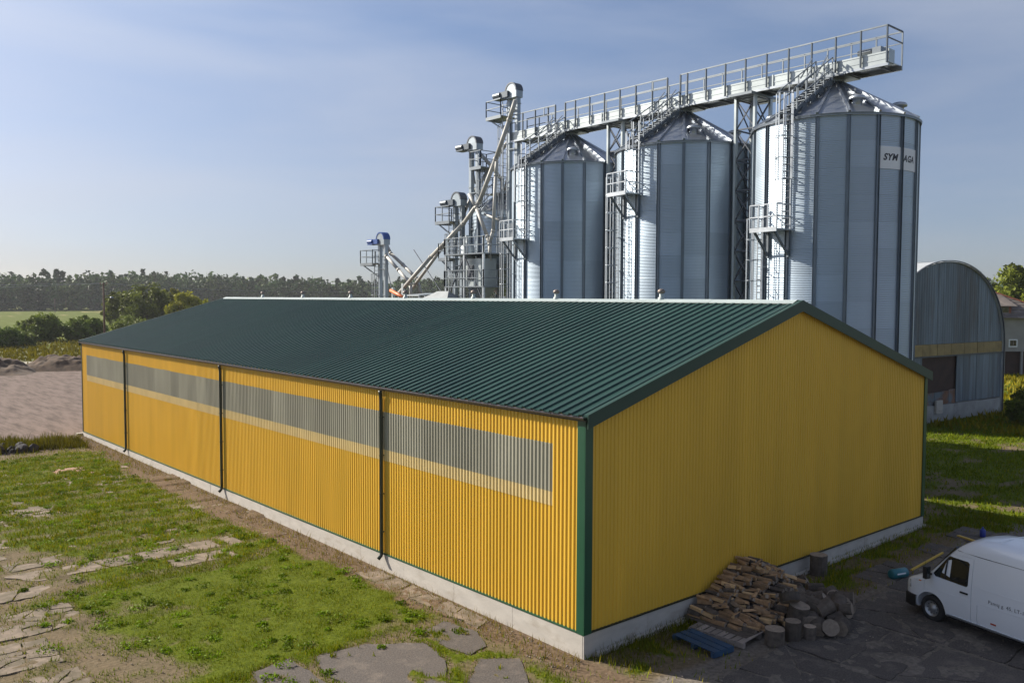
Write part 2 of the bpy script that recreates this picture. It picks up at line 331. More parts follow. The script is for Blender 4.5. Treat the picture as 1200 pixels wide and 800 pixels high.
def cover(x, y):
    """grass density, dirt, gravel, field, tan, meadow, hard"""
    n1 = fbm(x*.5, y*.5); n2 = fbm(x*1.7+40, y*1.7+9); n3 = fbm(x*.16+3, y*.16+8)
    rows = np.abs(((y+.35*(n1-.5)*2+.06*x) % 1.33)/1.33-.5)*2            # 1 at the joints between rows
    left = 1-sst(-.2, .2, x)
    lawn = sst(3.4, 4.4, y+1.2*(n1-.5))*(1-sst(11.6, 13.2, y+2*(n1-.5)))*sst(-9.6, -7.6, x+.28*(y-9)+2.6*(n1-.5))
    weeds = sst(11.5, 13, y+2*(n1-.5))*(1-sst(35, 39, y+2.5*(n1-.5)))*(.46+.52*sst(.20, .75, rows*.72+.12+1.1*(n2-.5)+.7*(n3-.45)))*sst(-9.6, -6.8, x+5*(n1-.5)+.05*(y-15))
    low = (1-sst(3.2, 4.2, y+1.2*(n1-.5)))*(.35+.5*sst(.42, .6, n2))
    strip = sst(-1.5, -.75, x+1.1*(n2-.5)+.02*(y-5)*(y < 30))                   # bare soil along the plinth
    g = np.maximum(np.maximum(lawn*(.45+.55*sst(.30, .52, n2*.6+n1*.4)), weeds), low)*(1-strip)+strip*.06
    g = np.maximum(g, .38*sst(.42, .62, n2)*sst(-15, -11, x)*(1-strip))
    g = g*left
    # gable side
    rgt = 1-left; wallweed = sst(-2.2, -.9, y+1.2*(n1-.5))*(1-sst(.0, .6, y))
    g2 = np.where(y < .5, np.maximum(wallweed*(.25+.6*sst(.45, .6, n2)), .07*n2), 0)
    back = sst(18.6, 20.2, x+.8*(n1-.5))*sst(-14, -6, y); g2 = np.maximum(g2, back*(.10+.85*sst(.34, .58, n1*.6+n2*.4+.14*sst(24, 30, x)-.05)))
    g = np.maximum(g, g2*rgt)
    gravel = sst(37.5, 41, y+2.2*(n1-.5)-.35*np.minimum(x, 0))*(1-sst(93, 97, y+3*(n1-.5)))*(1-sst(30, 60, x))
    g = g*(1-gravel)
    d = np.hypot(x+14, y+14)
    mead = np.maximum(sst(93, 98, y+3*(n1-.5)), sst(44, 52, x)*.8)*(1-sst(165, 195, d+30*(n3-.5)))
    road = np.exp(-((y-107-.12*x)/1.3)**2)
    tan = sst(385, 400, d)*(1-sst(575, 590, d)); tan = np.maximum(tan, sst(58, 64, x)*sst(-5, 5, y)*(1-sst(110, 120, x)))
    field = sst(165, 195, d+30*(n3-.5))*(1-tan); mead = mead*(1-np.clip(tan, 0, 1))
    hard = rgt*(1-sst(-2.4, -1.4, y+.7*(n1-.5)))*(1-sst(20, 23, x))
    return g, strip*left, gravel, field, tan, mead, hard, road
def axis(lo, hi, step, outs):
    a = list(np.arange(lo, hi+1e-6, step)); s_ = step
    x = hi
    for lim, st in outs:
        while x < lim: x += st; a.append(x)
    x = lo; b = []
    for lim, st in outs:
        while x > -lim: x -= st; b.append(x)
    return np.array(b[::-1]+a)
gx = axis(-14, 24, .14, ((60, .8), (160, 4), (700, 20), (1500, 150))); gy = axis(-12, 46, .14, ((60, .6), (180, 3), (700, 15), (1500, 150)))
X, Y = np.meshgrid(gx, gy); xs = X.ravel(); ys = Y.ravel()
g, dirt, grav, field, tan, mead, hard, road = cover(xs, ys)
near = (xs > -30) & (xs < 60) & (ys > -20) & (ys < 70)
Z = np.where(near, .018*(fbm(xs*1.3, ys*1.3)-.5)+.05*(g*(.5+fbm(xs*3, ys*3)))*(xs < 0)-.02+.014*(xs < -1), 0)
Z += .05*(fbm(xs*.4+9, ys*.4)-.5)*grav
inb = (xs > -.3) & (xs < WW+.3) & (ys > -.3) & (ys < WL+.3); Z[inb] = -.03
for p, mt, tp in PIECES:
    i = inpoly(xs, ys, p, .14 if mt != 'asphalt_slab' else .06); so_ = soil_over(xs[i], ys[i], mt)
    Z[i] = tp+np.clip(so_, -.3, .12)*.16; g[i] *= np.where(so_ > -.01, 1, .05)
nx, ny = len(gx), len(gy); idx = np.arange(nx*ny).reshape(ny, nx)
F = np.stack([idx[:-1, :-1].ravel(), idx[:-1, 1:].ravel(), idx[1:, 1:].ravel(), idx[1:, :-1].ravel()], 1)
m, t, b = nodes('ground_mix'); N = t.nodes.new; L = t.links.new
def attr(n): a = N('ShaderNodeAttribute'); a.attribute_name = n; s_ = N('ShaderNodeSeparateColor'); L(a.outputs['Color'], s_.inputs[0]); return s_
A1 = attr('cover'); A2 = attr('land'); A3 = attr('extra'); geo = N('ShaderNodeNewGeometry')
def noise(sc, det=6, ro=.6):
    n = N('ShaderNodeTexNoise'); n.inputs['Scale'].default_value = sc; n.inputs['Detail'].default_value = det; n.inputs['Roughness'].default_value = ro; L(geo.outputs['Position'], n.inputs['Vector']); return n.outputs['Fac']
nf = noise(9); nm = noise(1.3); nl = noise(.045, 5); nff = noise(38, 4)
def ramp(fac, c0, c1, lo=.3, hi=.7):
    r_ = N('ShaderNodeMapRange'); r_.inputs['From Min'].default_value = lo; r_.inputs['From Max'].default_value = hi; L(fac, r_.inputs['Value'])
    x = N('ShaderNodeMix'); x.data_type = 'RGBA'; L(r_.outputs[0], x.inputs['Factor']); x.inputs['A'].default_value = (*c0, 1); x.inputs['B'].default_value = (*c1, 1); return x.outputs['Result']
def mixc(fac, a, c, nz=None, k=.5):
    if nz is not None:      # break the mask up with noise
        mm = N('ShaderNodeMath'); mm.operation = 'MULTIPLY_ADD'; L(nz, mm.inputs[0]); mm.inputs[1].default_value = k; mm.inputs[2].default_value = -k/2
        ad = N('ShaderNodeMath'); ad.operation = 'ADD'; L(fac, ad.inputs[0]); L(mm.outputs[0], ad.inputs[1])
        r_ = N('ShaderNodeMapRange'); r_.inputs['From Min'].default_value = .3; r_.inputs['From Max'].default_value = .7; L(ad.outputs[0], r_.inputs['Value']); fac = r_.outputs[0]
    x = N('ShaderNodeMix'); x.data_type = 'RGBA'; L(fac, x.inputs['Factor']); L(a, x.inputs['A']); L(c, x.inputs['B']); return x.outputs['Result']
soil = mixc(nff, ramp(nf, (.080, .062, .036), (.180, .136, .085), .35, .62), ramp(nm, (.105, .090, .048), (.165, .120, .075)))
col = soil
col = mixc(A3.outputs[1], col, ramp(nf, (.085, .060, .038), (.175, .122, .078)), nf, .4)           # soil along the plinth
col = mixc(A3.outputs[0], col, ramp(nf, (.10, .088, .075), (.21, .18, .15)), nm, .4)             # worn asphalt
mpg = N('ShaderNodeMapping'); mpg.inputs['Scale'].default_value = (1.6, .28, 1); mpg.inputs['Rotation'].default_value = (0, 0, .95); L(geo.outputs['Position'], mpg.inputs['Vector']); ng = N('ShaderNodeTexNoise'); ng.inputs['Scale'].default_value = 1.1; ng.inputs['Detail'].default_value = 8; ng.inputs['Roughness'].default_value = .68; L(mpg.outputs[0], ng.inputs['Vector'])
col = mixc(A1.outputs[2], col, ramp(ng.outputs['Fac'], (.088, .067, .056), (.180, .137, .117), .33, .58), nf, .3)     # gravel
col = mixc(A2.outputs[2], col, mixc(nl, ramp(nm, (.105, .105, .042), (.20, .165, .075)), ramp(nf, (.075, .10, .03), (.13, .13, .045))))
col = mixc(A2.outputs[0], col, mixc(nl, ramp(nm, (.115, .165, .038), (.15, .19, .048)), ramp(nf, (.13, .16, .045), (.165, .19, .06))))
col = mixc(A2.outputs[1], col, ramp(nm, (.34, .25, .12), (.42, .32, .165)))
col = mixc(A3.outputs[2], col, ramp(nf, (.38, .34, .29), (.45, .41, .36)))                         # farm road
col = mixc(A1.outputs[0], col, ramp(nf, (.050, .070, .003), (.115, .140, .007), .3, .75), nff, .7)
L(col, b.inputs['Base Color']); b.inputs['Roughness'].default_value = 1; b.inputs['Specular IOR Level'].default_value = .12
bp = N('ShaderNodeBump'); bp.inputs['Strength'].default_value = .7; bp.inputs['Distance'].default_value = .04; L(nf, bp.inputs['Height']); L(bp.outputs[0], b.inputs['Normal'])
me = np_mesh('ground', np.stack([xs, ys, Z], 1), F, 'ground_mix')
for nm_, ch in (('cover', (g, dirt, grav)), ('land', (field, tan, mead)), ('extra', (hard, dirt, road))):
    a = me.attributes.new(nm_, 'FLOAT_COLOR', 'POINT'); c = np.ones((len(xs), 4), 'f4'); c[:, :3] = np.stack(ch, 1); a.data.foreach_set('color', c.ravel())
ground = link(bpy.data.objects.new('ground', me)); struct(ground, 'yard, meadow and field ground around the warehouse')
for p, mt, tp in PIECES:
    q = roughen(p, .055 if mt != 'asphalt_slab' else .045)
    MB().prism(q, -.06, tp).build('asphalt_slab' if mt == 'asphalt_slab' else 'concrete_slab', mt, ground)

# ------------------------------------------------------------------ grass as real blades
def blades(px, py, hgt, wid, tint, lean=.5, z0=None):
    n = len(px); a = rng.uniform(0, 2*np.pi, n); l = rng.uniform(.1, lean, n)*hgt; b_ = rng.uniform(0, 2*np.pi, n)
    zb = np.zeros(n) if z0 is None else z0
    V = np.zeros((n, 3, 3)); dx = np.cos(a)*wid/2; dy = np.sin(a)*wid/2
    V[:, 0] = np.stack([px-dx, py-dy, zb-.02], 1); V[:, 1] = np.stack([px+dx, py+dy, zb-.02], 1); V[:, 2] = np.stack([px+np.cos(b_)*l, py+np.sin(b_)*l, zb+hgt], 1)
    return V.reshape(-1, 3), np.arange(3*n).reshape(n, 3), np.repeat(tint, 3, 0)
def tints(n, px, py, dry=.12):
    k = rng.random(n); pat = fbm(px*.9+70, py*.9)[:, None]; t_ = np.array([1., 1., 1.])*(.65+.7*rng.random((n, 1)))*(.68+.66*pat)
    t_[k < .22] *= (1.35, 1.08, .9); t_[k > 1-dry] *= (2.0, 1.25, 2.1); return t_
gv, gf, gt = [], [], []; off = 0
def put(r_):
    global off
    gv.append(r_[0]); gf.append(r_[1]+off); gt.append(r_[2]); off += len(r_[0])
def scatter(x0, x1, y0, y1, n, hmin, hmax, wid, dry=.12, power=1., lean=.6, clump=True):
    px = rng.uniform(x0, x1, n); py = rng.uniform(y0, y1, n)
    cv = cover(px, py)[0]
    ok = rng.random(n) < cv**power
    zb_ = np.zeros(n)
    for p, mt, tp in PIECES:
        i = inpoly(px, py, p, -.04)
        if i.any(): k_ = np.where(i)[0]; so_ = soil_over(px[k_], py[k_], mt); ok[k_[so_ < .0]] = False; zb_[k_] = tp
    ok &= ~((px > -.05) & (px < WW+.05) & (py > -.05) & (py < WL+.05))
    px = px[ok]; py = py[ok]; zb_ = zb_[ok]; n = len(px); cl = fbm(px*1.9+5, py*1.9+3)
    h = rng.uniform(hmin, hmax, n)*(.5+1.0*cl if clump else 1)
    put(blades(px, py, h, wid*(.7+.6*rng.random(n)), tints(n, px, py, dry), lean, zb_))
scatter(-10.5, -.6, 2.2, 13, 75000, .05, .12, .026, dry=.06)                    # lawn
scatter(-12, -.5, 12, 38, 150000, .05, .17, .036, dry=.20, power=1.5)            # overgrown slab joints
scatter(-14, -.3, -3, 4.5, 45000, .05, .16, .030, dry=.10, power=1.2)
scatter(0, 22, -3, 0, 16000, .06, .20, .03, dry=.25)
scatter(18.6, 60, -8, 14, 70000, .05, .17, .06, dry=.04)  # few dry blades, colour kept darker to stand in for missing shade
# dry stalks along the plinth
n = 2600; px = -.18-.75*rng.random(n)**1.4; py = rng.uniform(-.4, 42.5, n); put(blades(px, py, rng.uniform(.05, .24, n)*(.3+1.3*fbm(px*2, py*1.4)), .02*np.ones(n), np.array([1.9, 1.05, 2.2])*(.45+.55*rng.random((n, 1))), .9))
n = 900; px = rng.uniform(.1, 4.2, n); py = -.12-.9*rng.random(n)**1.3; put(blades(px, py, rng.uniform(.06, .30, n), .02*np.ones(n), np.array([1.3, .95, 1.2])*(.4+.5*rng.random((n, 1))), .9))
# taller weeds by the stone heap
n = 9000; px = rng.uniform(-9.5, -.9, n); py = 40.2-.32*(px+4)+rng.normal(0, .75, n); hh = rng.uniform(.2, .85, n)*np.clip(.2+1.1*fbm(px*.9, py*.9)-.07*np.maximum(0, px+4), .15, 1)
put(blades(px, py, hh, .06*np.ones(n), np.array([1.1, .75, 1.2])*(.35+.75*rng.random((n, 1))), .5))
# short growth in the cracks round each slab
cx_, cy_ = [], []
for p, mt, tp in PIECES:
    if p[0][0] > 0: continue
    for i in range(len(p)):
        a, b = p[i], p[(i+1) % len(p)]; k_ = int(math.hypot(b[0]-a[0], b[1]-a[1])*26)
        for q in range(k_): t_ = random.random(); cx_.append(a[0]+(b[0]-a[0])*t_+random.gauss(0, .045)); cy_.append(a[1]+(b[1]-a[1])*t_+random.gauss(0, .045))
px = np.array(cx_); py = np.array(cy_); ok = rng.random(len(px)) < .25+.9*(fbm(px*1.2, py*1.2)-.25); px = px[ok]; py = py[ok]; n = len(px); put(blades(px, py, rng.uniform(.04, .12, n), .028*np.ones(n), tints(n, px, py, .25), .7))
# broad-leaved weeds in clumps
n = 520; px = rng.uniform(-10, -.7, n); py = rng.uniform(3, 37, n); ok = rng.random(n) < cover(px, py)[0]*1.1; cs = np.stack([px[ok], py[ok], np.full(ok.sum(), .05)], 1)
V, F_, T = leaf_cloud(26000, cs, rng.uniform(.10, .38, len(cs)), .036, (.95, 1.12, 1.2), .45, .42); V[:, 2] = np.abs(V[:, 2]); gv.append(V); wf_ = np.concatenate([F_[:, [0, 1, 2]], F_[:, [0, 2, 3]]]); gf.append(wf_+off); gt.append(T); off += len(V)
go = link(bpy.data.objects.new('grass', np_mesh('grass', np.concatenate(gv), np.concatenate(gf), 'grass_blade', np.concatenate(gt))))
tag(go, 'green grass and weeds growing over the old slabs beside the warehouse', 'grass', kind='stuff')
# rough meadow tussocks towards the farm road
gv, gf, gt = [], [], []; off = 0
n = 26000; d_ = 95+95*rng.random(n)**1.2; an = np.radians(rng.uniform(-4, 40, n)); px = -14+d_*np.sin(an); py = -14+d_*np.cos(an); ok = (py > 101+3*fbm(px*.2, py*.2)+np.clip((px-14)*-.1, 0, 2)) & (np.abs(py-107-.12*px) > 2); px = px[ok]; py = py[ok]; n = len(px)
put(blades(px, py, rng.uniform(.25, .9, n)*(.3+fbm(px*.12, py*.12)), .45*np.ones(n), np.array([1.25, .78, 1.3])*(.4+.6*fbm(px*.2, py*.2)[:, None]+.25*rng.random((n, 1))), .5))
n = 9000; px = rng.uniform(44, 90, n); py = rng.uniform(-10, 26, n); hh = rng.uniform(.2, .55, n); put(blades(px, py, hh, .22*np.ones(n), np.array([2.2, 1.35, 2.4])*(.55+.5*rng.random((n, 1))), .6))
go = link(bpy.data.objects.new('meadow_grass', np_mesh('meadow_grass', np.concatenate(gv), np.concatenate(gf), 'grass_blade', np.concatenate(gt))))
tag(go, 'rough dry meadow grass beyond the gravel yard', 'grass', kind='stuff')
# loose stones and crumbs of concrete lying about
n = 15000; k_ = rng.random(n); px = np.where(k_ < .55, rng.uniform(-13, -.25, n), np.where(k_ < .72, -.15-.9*rng.random(n), rng.uniform(.2, 20, n))); py = np.where(k_ < .55, rng.uniform(-2, 38, n), np.where(k_ < .72, rng.uniform(-.3, 42, n), rng.uniform(-9, -.2, n)))
ok = rng.random(n) > cover(px, py)[0]*1.6; px = px[ok]; py = py[ok]; n = len(px); r_ = .010+.032*rng.random(n)**3
T4 = np.array([(1, 0, -.3), (-.5, .87, -.3), (-.5, -.87, -.3), (.1, .05, .9)]); an = rng.uniform(0, 6.28, n); ca, sa = np.cos(an), np.sin(an)
V = np.stack([np.stack([px+r_*(q[0]*ca-q[1]*sa), py+r_*(q[0]*sa+q[1]*ca), .022+r_*q[2]*.8], 1) for q in T4], 1).reshape(-1, 3); b4 = np.arange(n)[:, None]*4
F_ = np.concatenate([b4+np.array(q) for q in ((0, 1, 3), (1, 2, 3), (2, 0, 3), (0, 2, 1))])
go = link(bpy.data.objects.new('loose_stones', np_mesh('loose_stones', V, F_, 'pebble'))); tag(go, 'scattered pebbles and crumbs of concrete on the bare soil', 'stones', kind='stuff')
# earth bank and stone heap
def mound(name, cx, cy, lx, ly, h, rz, mat, nx_=60, ny_=26, seed=0):
    u = np.linspace(-1, 1, nx_); v = np.linspace(-1, 1, ny_); U, V_ = np.meshgrid(u, v); x = U*lx; y = V_*ly
    prof = np.clip(1-np.abs(U)**4, 0, 1)*np.clip(1-np.abs(V_)**1.8, 0, 1); z = h*prof*(.55+.75*fbm(x*.45+seed, y*.45))+.75*h*prof*(fbm(x*1.3+seed, y*1.3, 5)-.5)-.03
    c, s_ = math.cos(rz), math.sin(rz); P_ = np.stack([cx+x*c-y*s_, cy+x*s_+y*c, z], -1).reshape(-1, 3); id_ = np.arange(nx_*ny_).reshape(ny_, nx_)
    return link(bpy.data.objects.new(name, np_mesh(name, P_, np.stack([id_[:-1, :-1].ravel(), id_[:-1, 1:].ravel(), id_[1:, 1:].ravel(), id_[1:, :-1].ravel()], 1), mat, smooth=True)))
struct(mound('earth_bank', -1.5, 97.5, 10.5, 5.5, 2.0, R(-20), 'earth', 110, 40), 'bank of dug brown earth behind the gravel yard')
struct(mound('earth_bank', 12.2, 95.5, 5.2, 4, 1.55, R(-30), 'earth', 60, 30, 31), 'loose end heap of brown earth near the farm road')

hz = MB().box((-1600, -1600, -1), (1600, 1600, 33)).build('haze', None); hz['kind'] = 'stuff'; hz['label'] = 'thin pale summer haze over the whole place'; hz['category'] = 'haze'
hm = bpy.data.materials.new('haze_air'); hm.use_nodes = True; ht = hm.node_tree; ht.nodes.clear(); ho = ht.nodes.new('ShaderNodeOutputMaterial'); hv = ht.nodes.new('ShaderNodeVolumePrincipled')
hv.inputs['Color'].default_value = (.92, .95, 1.0, 1); hv.inputs['Density'].default_value = .00013; hv.inputs['Anisotropy'].default_value = .2; ht.links.new(hv.outputs[0], ho.inputs['Volume']); hz.data.materials.append(hm)

# ------------------------------------------------------------------ warehouse
wh = empty('warehouse', (0, 0, 0)); tag(wh, 'long yellow corrugated steel warehouse with dark green ribbed roof', 'warehouse')
def rib(nr, pitch, d, lo=.40, sl=.10):
    """trapezoid profile: list of (u, depth)"""
    o = []
    for i in range(nr):
        u = i*pitch; o += [(u, 0), (u+lo*pitch, 0), (u+(lo+sl)*pitch, d), (u+(1-sl)*pitch, d)]
    o.append((nr*pitch, 0)); return o
def plz(y): return .56-.34*y/WL
NS = 39; SW = WL/NS; PR = rib(8, SW/8, .026, .40, .13)
def wall_mesh(mat):
    b_ = MB(); n = len(PR); b_.add([(-d, u, 0) for u, d in PR]+[(-d, u, 1) for u, d in PR], [(i, n+i, n+i+1, i+1) for i in range(n-1)]); return b_.mesh(mat, name='wall_sheet')
wm = wall_mesh('yellow_steel'); tm = wall_mesh('translucent'); om = wall_mesh('overlap_band')
for i in range(NS):
    zb = plz((i+.5)*SW); inst('wall_sheet', wm, wh, (random.uniform(-.0015, .0015), i*SW, zb), scale=(1, 1, HE-.03-zb))
    if 1 <= i < NS-1:
        inst('translucent_sheet', tm, wh, (-.006, i*SW, 3.78), scale=(1, 1, 4.96-3.78+random.uniform(-.01, .01)))
        inst('overlap_sheet', om, wh, (-.0045, i*SW, 3.43), scale=(1, 1, 3.78-3.43))
SG = (HR-HE)/(WW/2)
def ztop(x): return HE+SG*min(x, WW-x)-.05
NG = 17; GW = WW/NG; PG = rib(8, GW/8, .022, .40, .13)
for i in range(NG):
    b_ = MB(); vs = []; pr = list(PG)
    k = [(i*GW+u, d) for u, d in pr]; mid = WW/2
    if k[0][0] < mid < k[-1][0]:
        k.append((mid, 0.011)); k.sort()
    zb = .56-.22*((i+.5)/NG); n = len(k)
    b_.add([(x, -d, zb) for x, d in k]+[(x, -d, ztop(x)) for x, d in k], [(j, j+1, n+j+1, n+j) for j in range(n-1)]); b_.build('gable_sheet', 'yellow_steel', wh)
# back walls (plain, away from the camera)
MB().box((WW-.06, .05, .3), (WW, WL-.05, HE-.06)).build('rear_wall', 'yellow_steel', wh)
b_ = MB(); b_.add([(.05, WL-.05, .2), (WW-.1, WL-.05, .2), (WW-.1, WL-.05, HE-.1), (WW/2, WL-.05, HR-.1), (.05, WL-.05, HE-.1), (.05, WL, .2), (WW-.1, WL, .2), (WW-.1, WL, HE-.1), (WW/2, WL, HR-.1), (.05, WL, HE-.1)],
               [(0, 1, 2, 3, 4), (9, 8, 7, 6, 5), (0, 5, 6, 1), (1, 6, 7, 2), (4, 9, 5, 0), (2, 7, 8, 3), (3, 8, 9, 4)]); b_.build('far_gable', 'yellow_steel', wh)
# plinth of cast panels
NP = 17
for i in range(NP):
    y0, y1 = i*WL/NP+(.0 if i == 0 else .004), (i+1)*WL/NP-.004; o = random.uniform(-.006, .006)
    b_ = MB(); xo = -.045+o; z0, z1 = plz(y0)-.01, plz(y1)-.01
    b_.add([(xo, y0, -.25), (.25, y0, -.25), (.25, y1, -.25), (xo, y1, -.25), (xo, y0, z0), (.25, y0, z0), (.25, y1, z1), (xo, y1, z1)], [(3, 2, 1, 0), (4, 5, 6, 7), (0, 1, 5, 4), (1, 2, 6, 5), (2, 3, 7, 6), (3, 0, 4, 7)])
    b_.build('plinth_panel', 'plinth_concrete', wh)
for i in range(8):
    x0, x1 = (.255 if i == 0 else i*WW/8+.004), (i+1)*WW/8-.004; b_ = MB(); yo = -.045+random.uniform(-.006, .006); z0, z1 = .55-.22*x0/WW, .55-.22*x1/WW
    b_.add([(x0, yo, -.25), (x1, yo, -.25), (x1, .2, -.25), (x0, .2, -.25), (x0, yo, z0), (x1, yo, z1), (x1, .2, z1), (x0, .2, z0)], [(3, 2, 1, 0), (4, 5, 6, 7), (0, 1, 5, 4), (1, 2, 6, 5), (2, 3, 7, 6), (3, 0, 4, 7)])
    b_.build('plinth_panel', 'plinth_concrete', wh)
MB().box((-.043, -.044, -.25), (.252, .0, .548)).build('plinth_panel', 'plinth_concrete', wh)
# concrete apron step along the gable
for i in range(6): MB().box((.3+i*3, -.16-random.uniform(0, .05), -.1), (.3+i*3+2.96, -.052, .07-.004*i)).build('plinth_footing', 'plinth_concrete', wh)
MB().box((-.35, WL+.0, -.1), (.3, WL+.35, .12)).build('plinth_footing', 'plinth_concrete', wh)
# flashings and trims
MB().beam((-.038, .2, plz(.2)+.012), (-.038, WL, plz(WL)+.012), .055, .035).build('base_flashing', 'green_trim', wh)
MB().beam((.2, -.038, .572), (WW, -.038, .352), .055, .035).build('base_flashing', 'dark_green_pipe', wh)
MB().box((-.062, -.04, .545), (-.034, .20, HE-.07)).box((-.062, -.062, .545), (.20, -.034, HE-.07)).build('corner_trim', 'green_trim', wh)
MB().box((WW-.20, -.062, .335), (WW+.03, -.034, HE-.07)).box((WW+.002, -.034, .335), (WW+.03, .2, HE-.07)).build('corner_trim', 'green_trim', wh)
MB().box((-.05, WL-.12, .22), (-.034, WL+.02, HE-.07)).build('corner_trim', 'dark_green_pipe', wh)
# roof sheets: real ribs, one mesh shared by every sheet
OV = .10; NR = 43; RW = (WL+.36)/NR; SLN = math.hypot(WW/2+OV, (WW/2+OV)*SG); AL = math.atan(SG)
RP = rib(3, RW/3, .042, .56, .09)
b_ = MB(); n = len(RP); b_.add([(0, u, d) for u, d in RP]+[(SLN, u, d) for u, d in RP], [(i, n+i, n+i+1, i+1) for i in range(n-1)])
b_.add([(0, u, d-.03) for u, d in RP]+[(.0, u, d) for u, d in RP], [(i, n+i, n+i+1, i+1) for i in range(n-1)])
rm = b_.mesh('green_roof', name='roof_sheet')
for i in range(NR):
    inst('roof_sheet', rm, wh, (-OV, -.18+i*RW, HE-OV*SG+random.uniform(-.002, .002)), (0, -AL, 0))
    inst('roof_sheet', rm, wh, (WW+OV, -.18+(i+1)*RW, HE-OV*SG+random.uniform(-.002, .002)), (0, -AL, math.pi))
# eave soffit line, gutter and brackets
MB().box((-OV+.02, -.1, HE-OV*SG-.13), (-.03, WL+.1, HE-OV*SG-.04)).build('eave_board', 'dark_green_pipe', wh)
b_ = MB(); prof = [(math.cos(a)*.065, math.sin(a)*.065) for a in [math.pi+math.pi*k/8 for k in range(9)]]; vs = []
for y, dz in ((-.12, 0), (8.65, -.02), (21.1, -.02), (34, -.02), (WL+.12, 0)):
    for cx, cz in prof: vs.append((-OV-.045+cx, y, HE-OV*SG-.015+cz+dz))
b_.add(vs, [(i*9+k, i*9+k+1, (i+1)*9+k+1, (i+1)*9+k) for i in range(4) for k in range(8)]); b_.build('gutter', 'gutter_steel', wh)
for y in (-.125, WL+.115): MB().add([(-OV-.045+a_*1.04, y+q_, HE-OV*SG-.015+c_*1.04) for q_ in (0, .012) for a_, c_ in prof], [tuple(range(9)), tuple(range(9, 18))[::-1]]+[(k, k+1, 10+k, 9+k) for k in range(8)]).build('gutter_end', 'dark_green_pipe', wh)
b_ = MB()
for i in range(54): b_.box((-OV-.12, .2+i*.79, HE-OV*SG-.02), (-OV+.03, .225+i*.79, HE-OV*SG-.005))
b_.build('gutter_bracket', 'gutter_steel', wh)['kind'] = 'stuff'
for y, zb in ((8.65, .42), (21.14, .33), (34.0, .24)):
    dp = MB().tube([(-OV-.045, y, HE-.16), (-OV-.045, y, HE-.22), (-.115, y, HE-.42), (-.115, y, zb+.14), (-.14, y, zb+.03), (-.24, y, zb-.06)], .058, 10).build('downpipe', 'dark_green_pipe', wh, smooth=True)
    for z in (1.2, 2.4, 3.6, 4.8): MB().tube([(-.115, y, z-.02), (-.115, y, z+.02)], .068, 10).box((-.1, y-.02, z-.015), (-.02, y+.02, z+.015)).build('pipe_clamp', 'dark_green_pipe', dp)
# verge trims: fascia board plus top flange on both gables
for gy_, s_ in ((-.19, 1), (WL+.19, -1)):
    for x0, x1 in ((-OV-.02, WW/2), (WW+OV+.02, WW/2)):
        z0 = HE-OV*SG-.02*SG+.02; z1 = HR+.03; d0 = .30; b_ = MB()
        ya, yb = gy_-.012*s_, gy_+.012*s_
        b_.add([(x0, ya, z0-d0), (x1, ya, z1-d0), (x1, ya, z1+.035), (x0, ya, z0+.035), (x0, yb, z0-d0), (x1, yb, z1-d0), (x1, yb, z1+.035), (x0, yb, z0+.035)], [(3, 2, 1, 0), (4, 5, 6, 7), (0, 1, 5, 4), (1, 2, 6, 5), (2, 3, 7, 6), (3, 0, 4, 7)])
        yc = gy_+.13*s_; b_.add([(x0, yb, z0+.034), (x1, yb, z1+.034), (x1, yc, z1+.034), (x0, yc, z0+.034), (x0, yb, z0+.026), (x1, yb, z1+.026), (x1, yc, z1+.026), (x0, yc, z0+.026)], [(3, 2, 1, 0), (4, 5, 6, 7), (0, 1, 5, 4), (1, 2, 6, 5), (2, 3, 7, 6), (3, 0, 4, 7)])
        b_.build('verge_trim', 'verge_green', wh)
# ridge capping in lengths
NC = 14
b_ = MB(); hw = .27; Lc = (WL+.2)/NC
b_.add([(WW/2-hw, 0, HR-hw*SG+.055), (WW/2-.03, 0, HR+.075), (WW/2+.03, 0, HR+.075), (WW/2+hw, 0, HR-hw*SG+.055), (WW/2-hw, Lc+.03, HR-hw*SG+.055), (WW/2-.03, Lc+.03, HR+.075), (WW/2+.03, Lc+.03, HR+.075), (WW/2+hw, Lc+.03, HR-hw*SG+.055),
       (WW/2-hw, 0, HR-hw*SG+.03), (WW/2-hw, Lc+.03, HR-hw*SG+.03)], [(0, 1, 5, 4), (1, 2, 6, 5), (2, 3, 7, 6), (8, 0, 4, 9)])
cm = b_.mesh('ridge_steel', name='ridge_cap')
for i in range(NC): inst('ridge_cap', cm, wh, (0, -.02+i*Lc, (i % 2)*.004))
for y in (5.22, 10.48, 15.73, 21.09, 26.29, 31.71, 37.07):
    b_ = MB().lathe([(.12, HR+.02), (.12, HR+.13), (.075, HR+.15), (.075, HR+.34)], (WW/2, y, 0), 12); v_ = b_.build('roof_vent', 'ridge_steel', wh, smooth=True)
    MB().lathe([(.001, .27), (.10, .28), (.135, .32), (.125, .38), (.07, .43), (.001, .44)], (WW/2, y, HR), 14).build('vent_cap', 'vent_brown', v_, smooth=True)

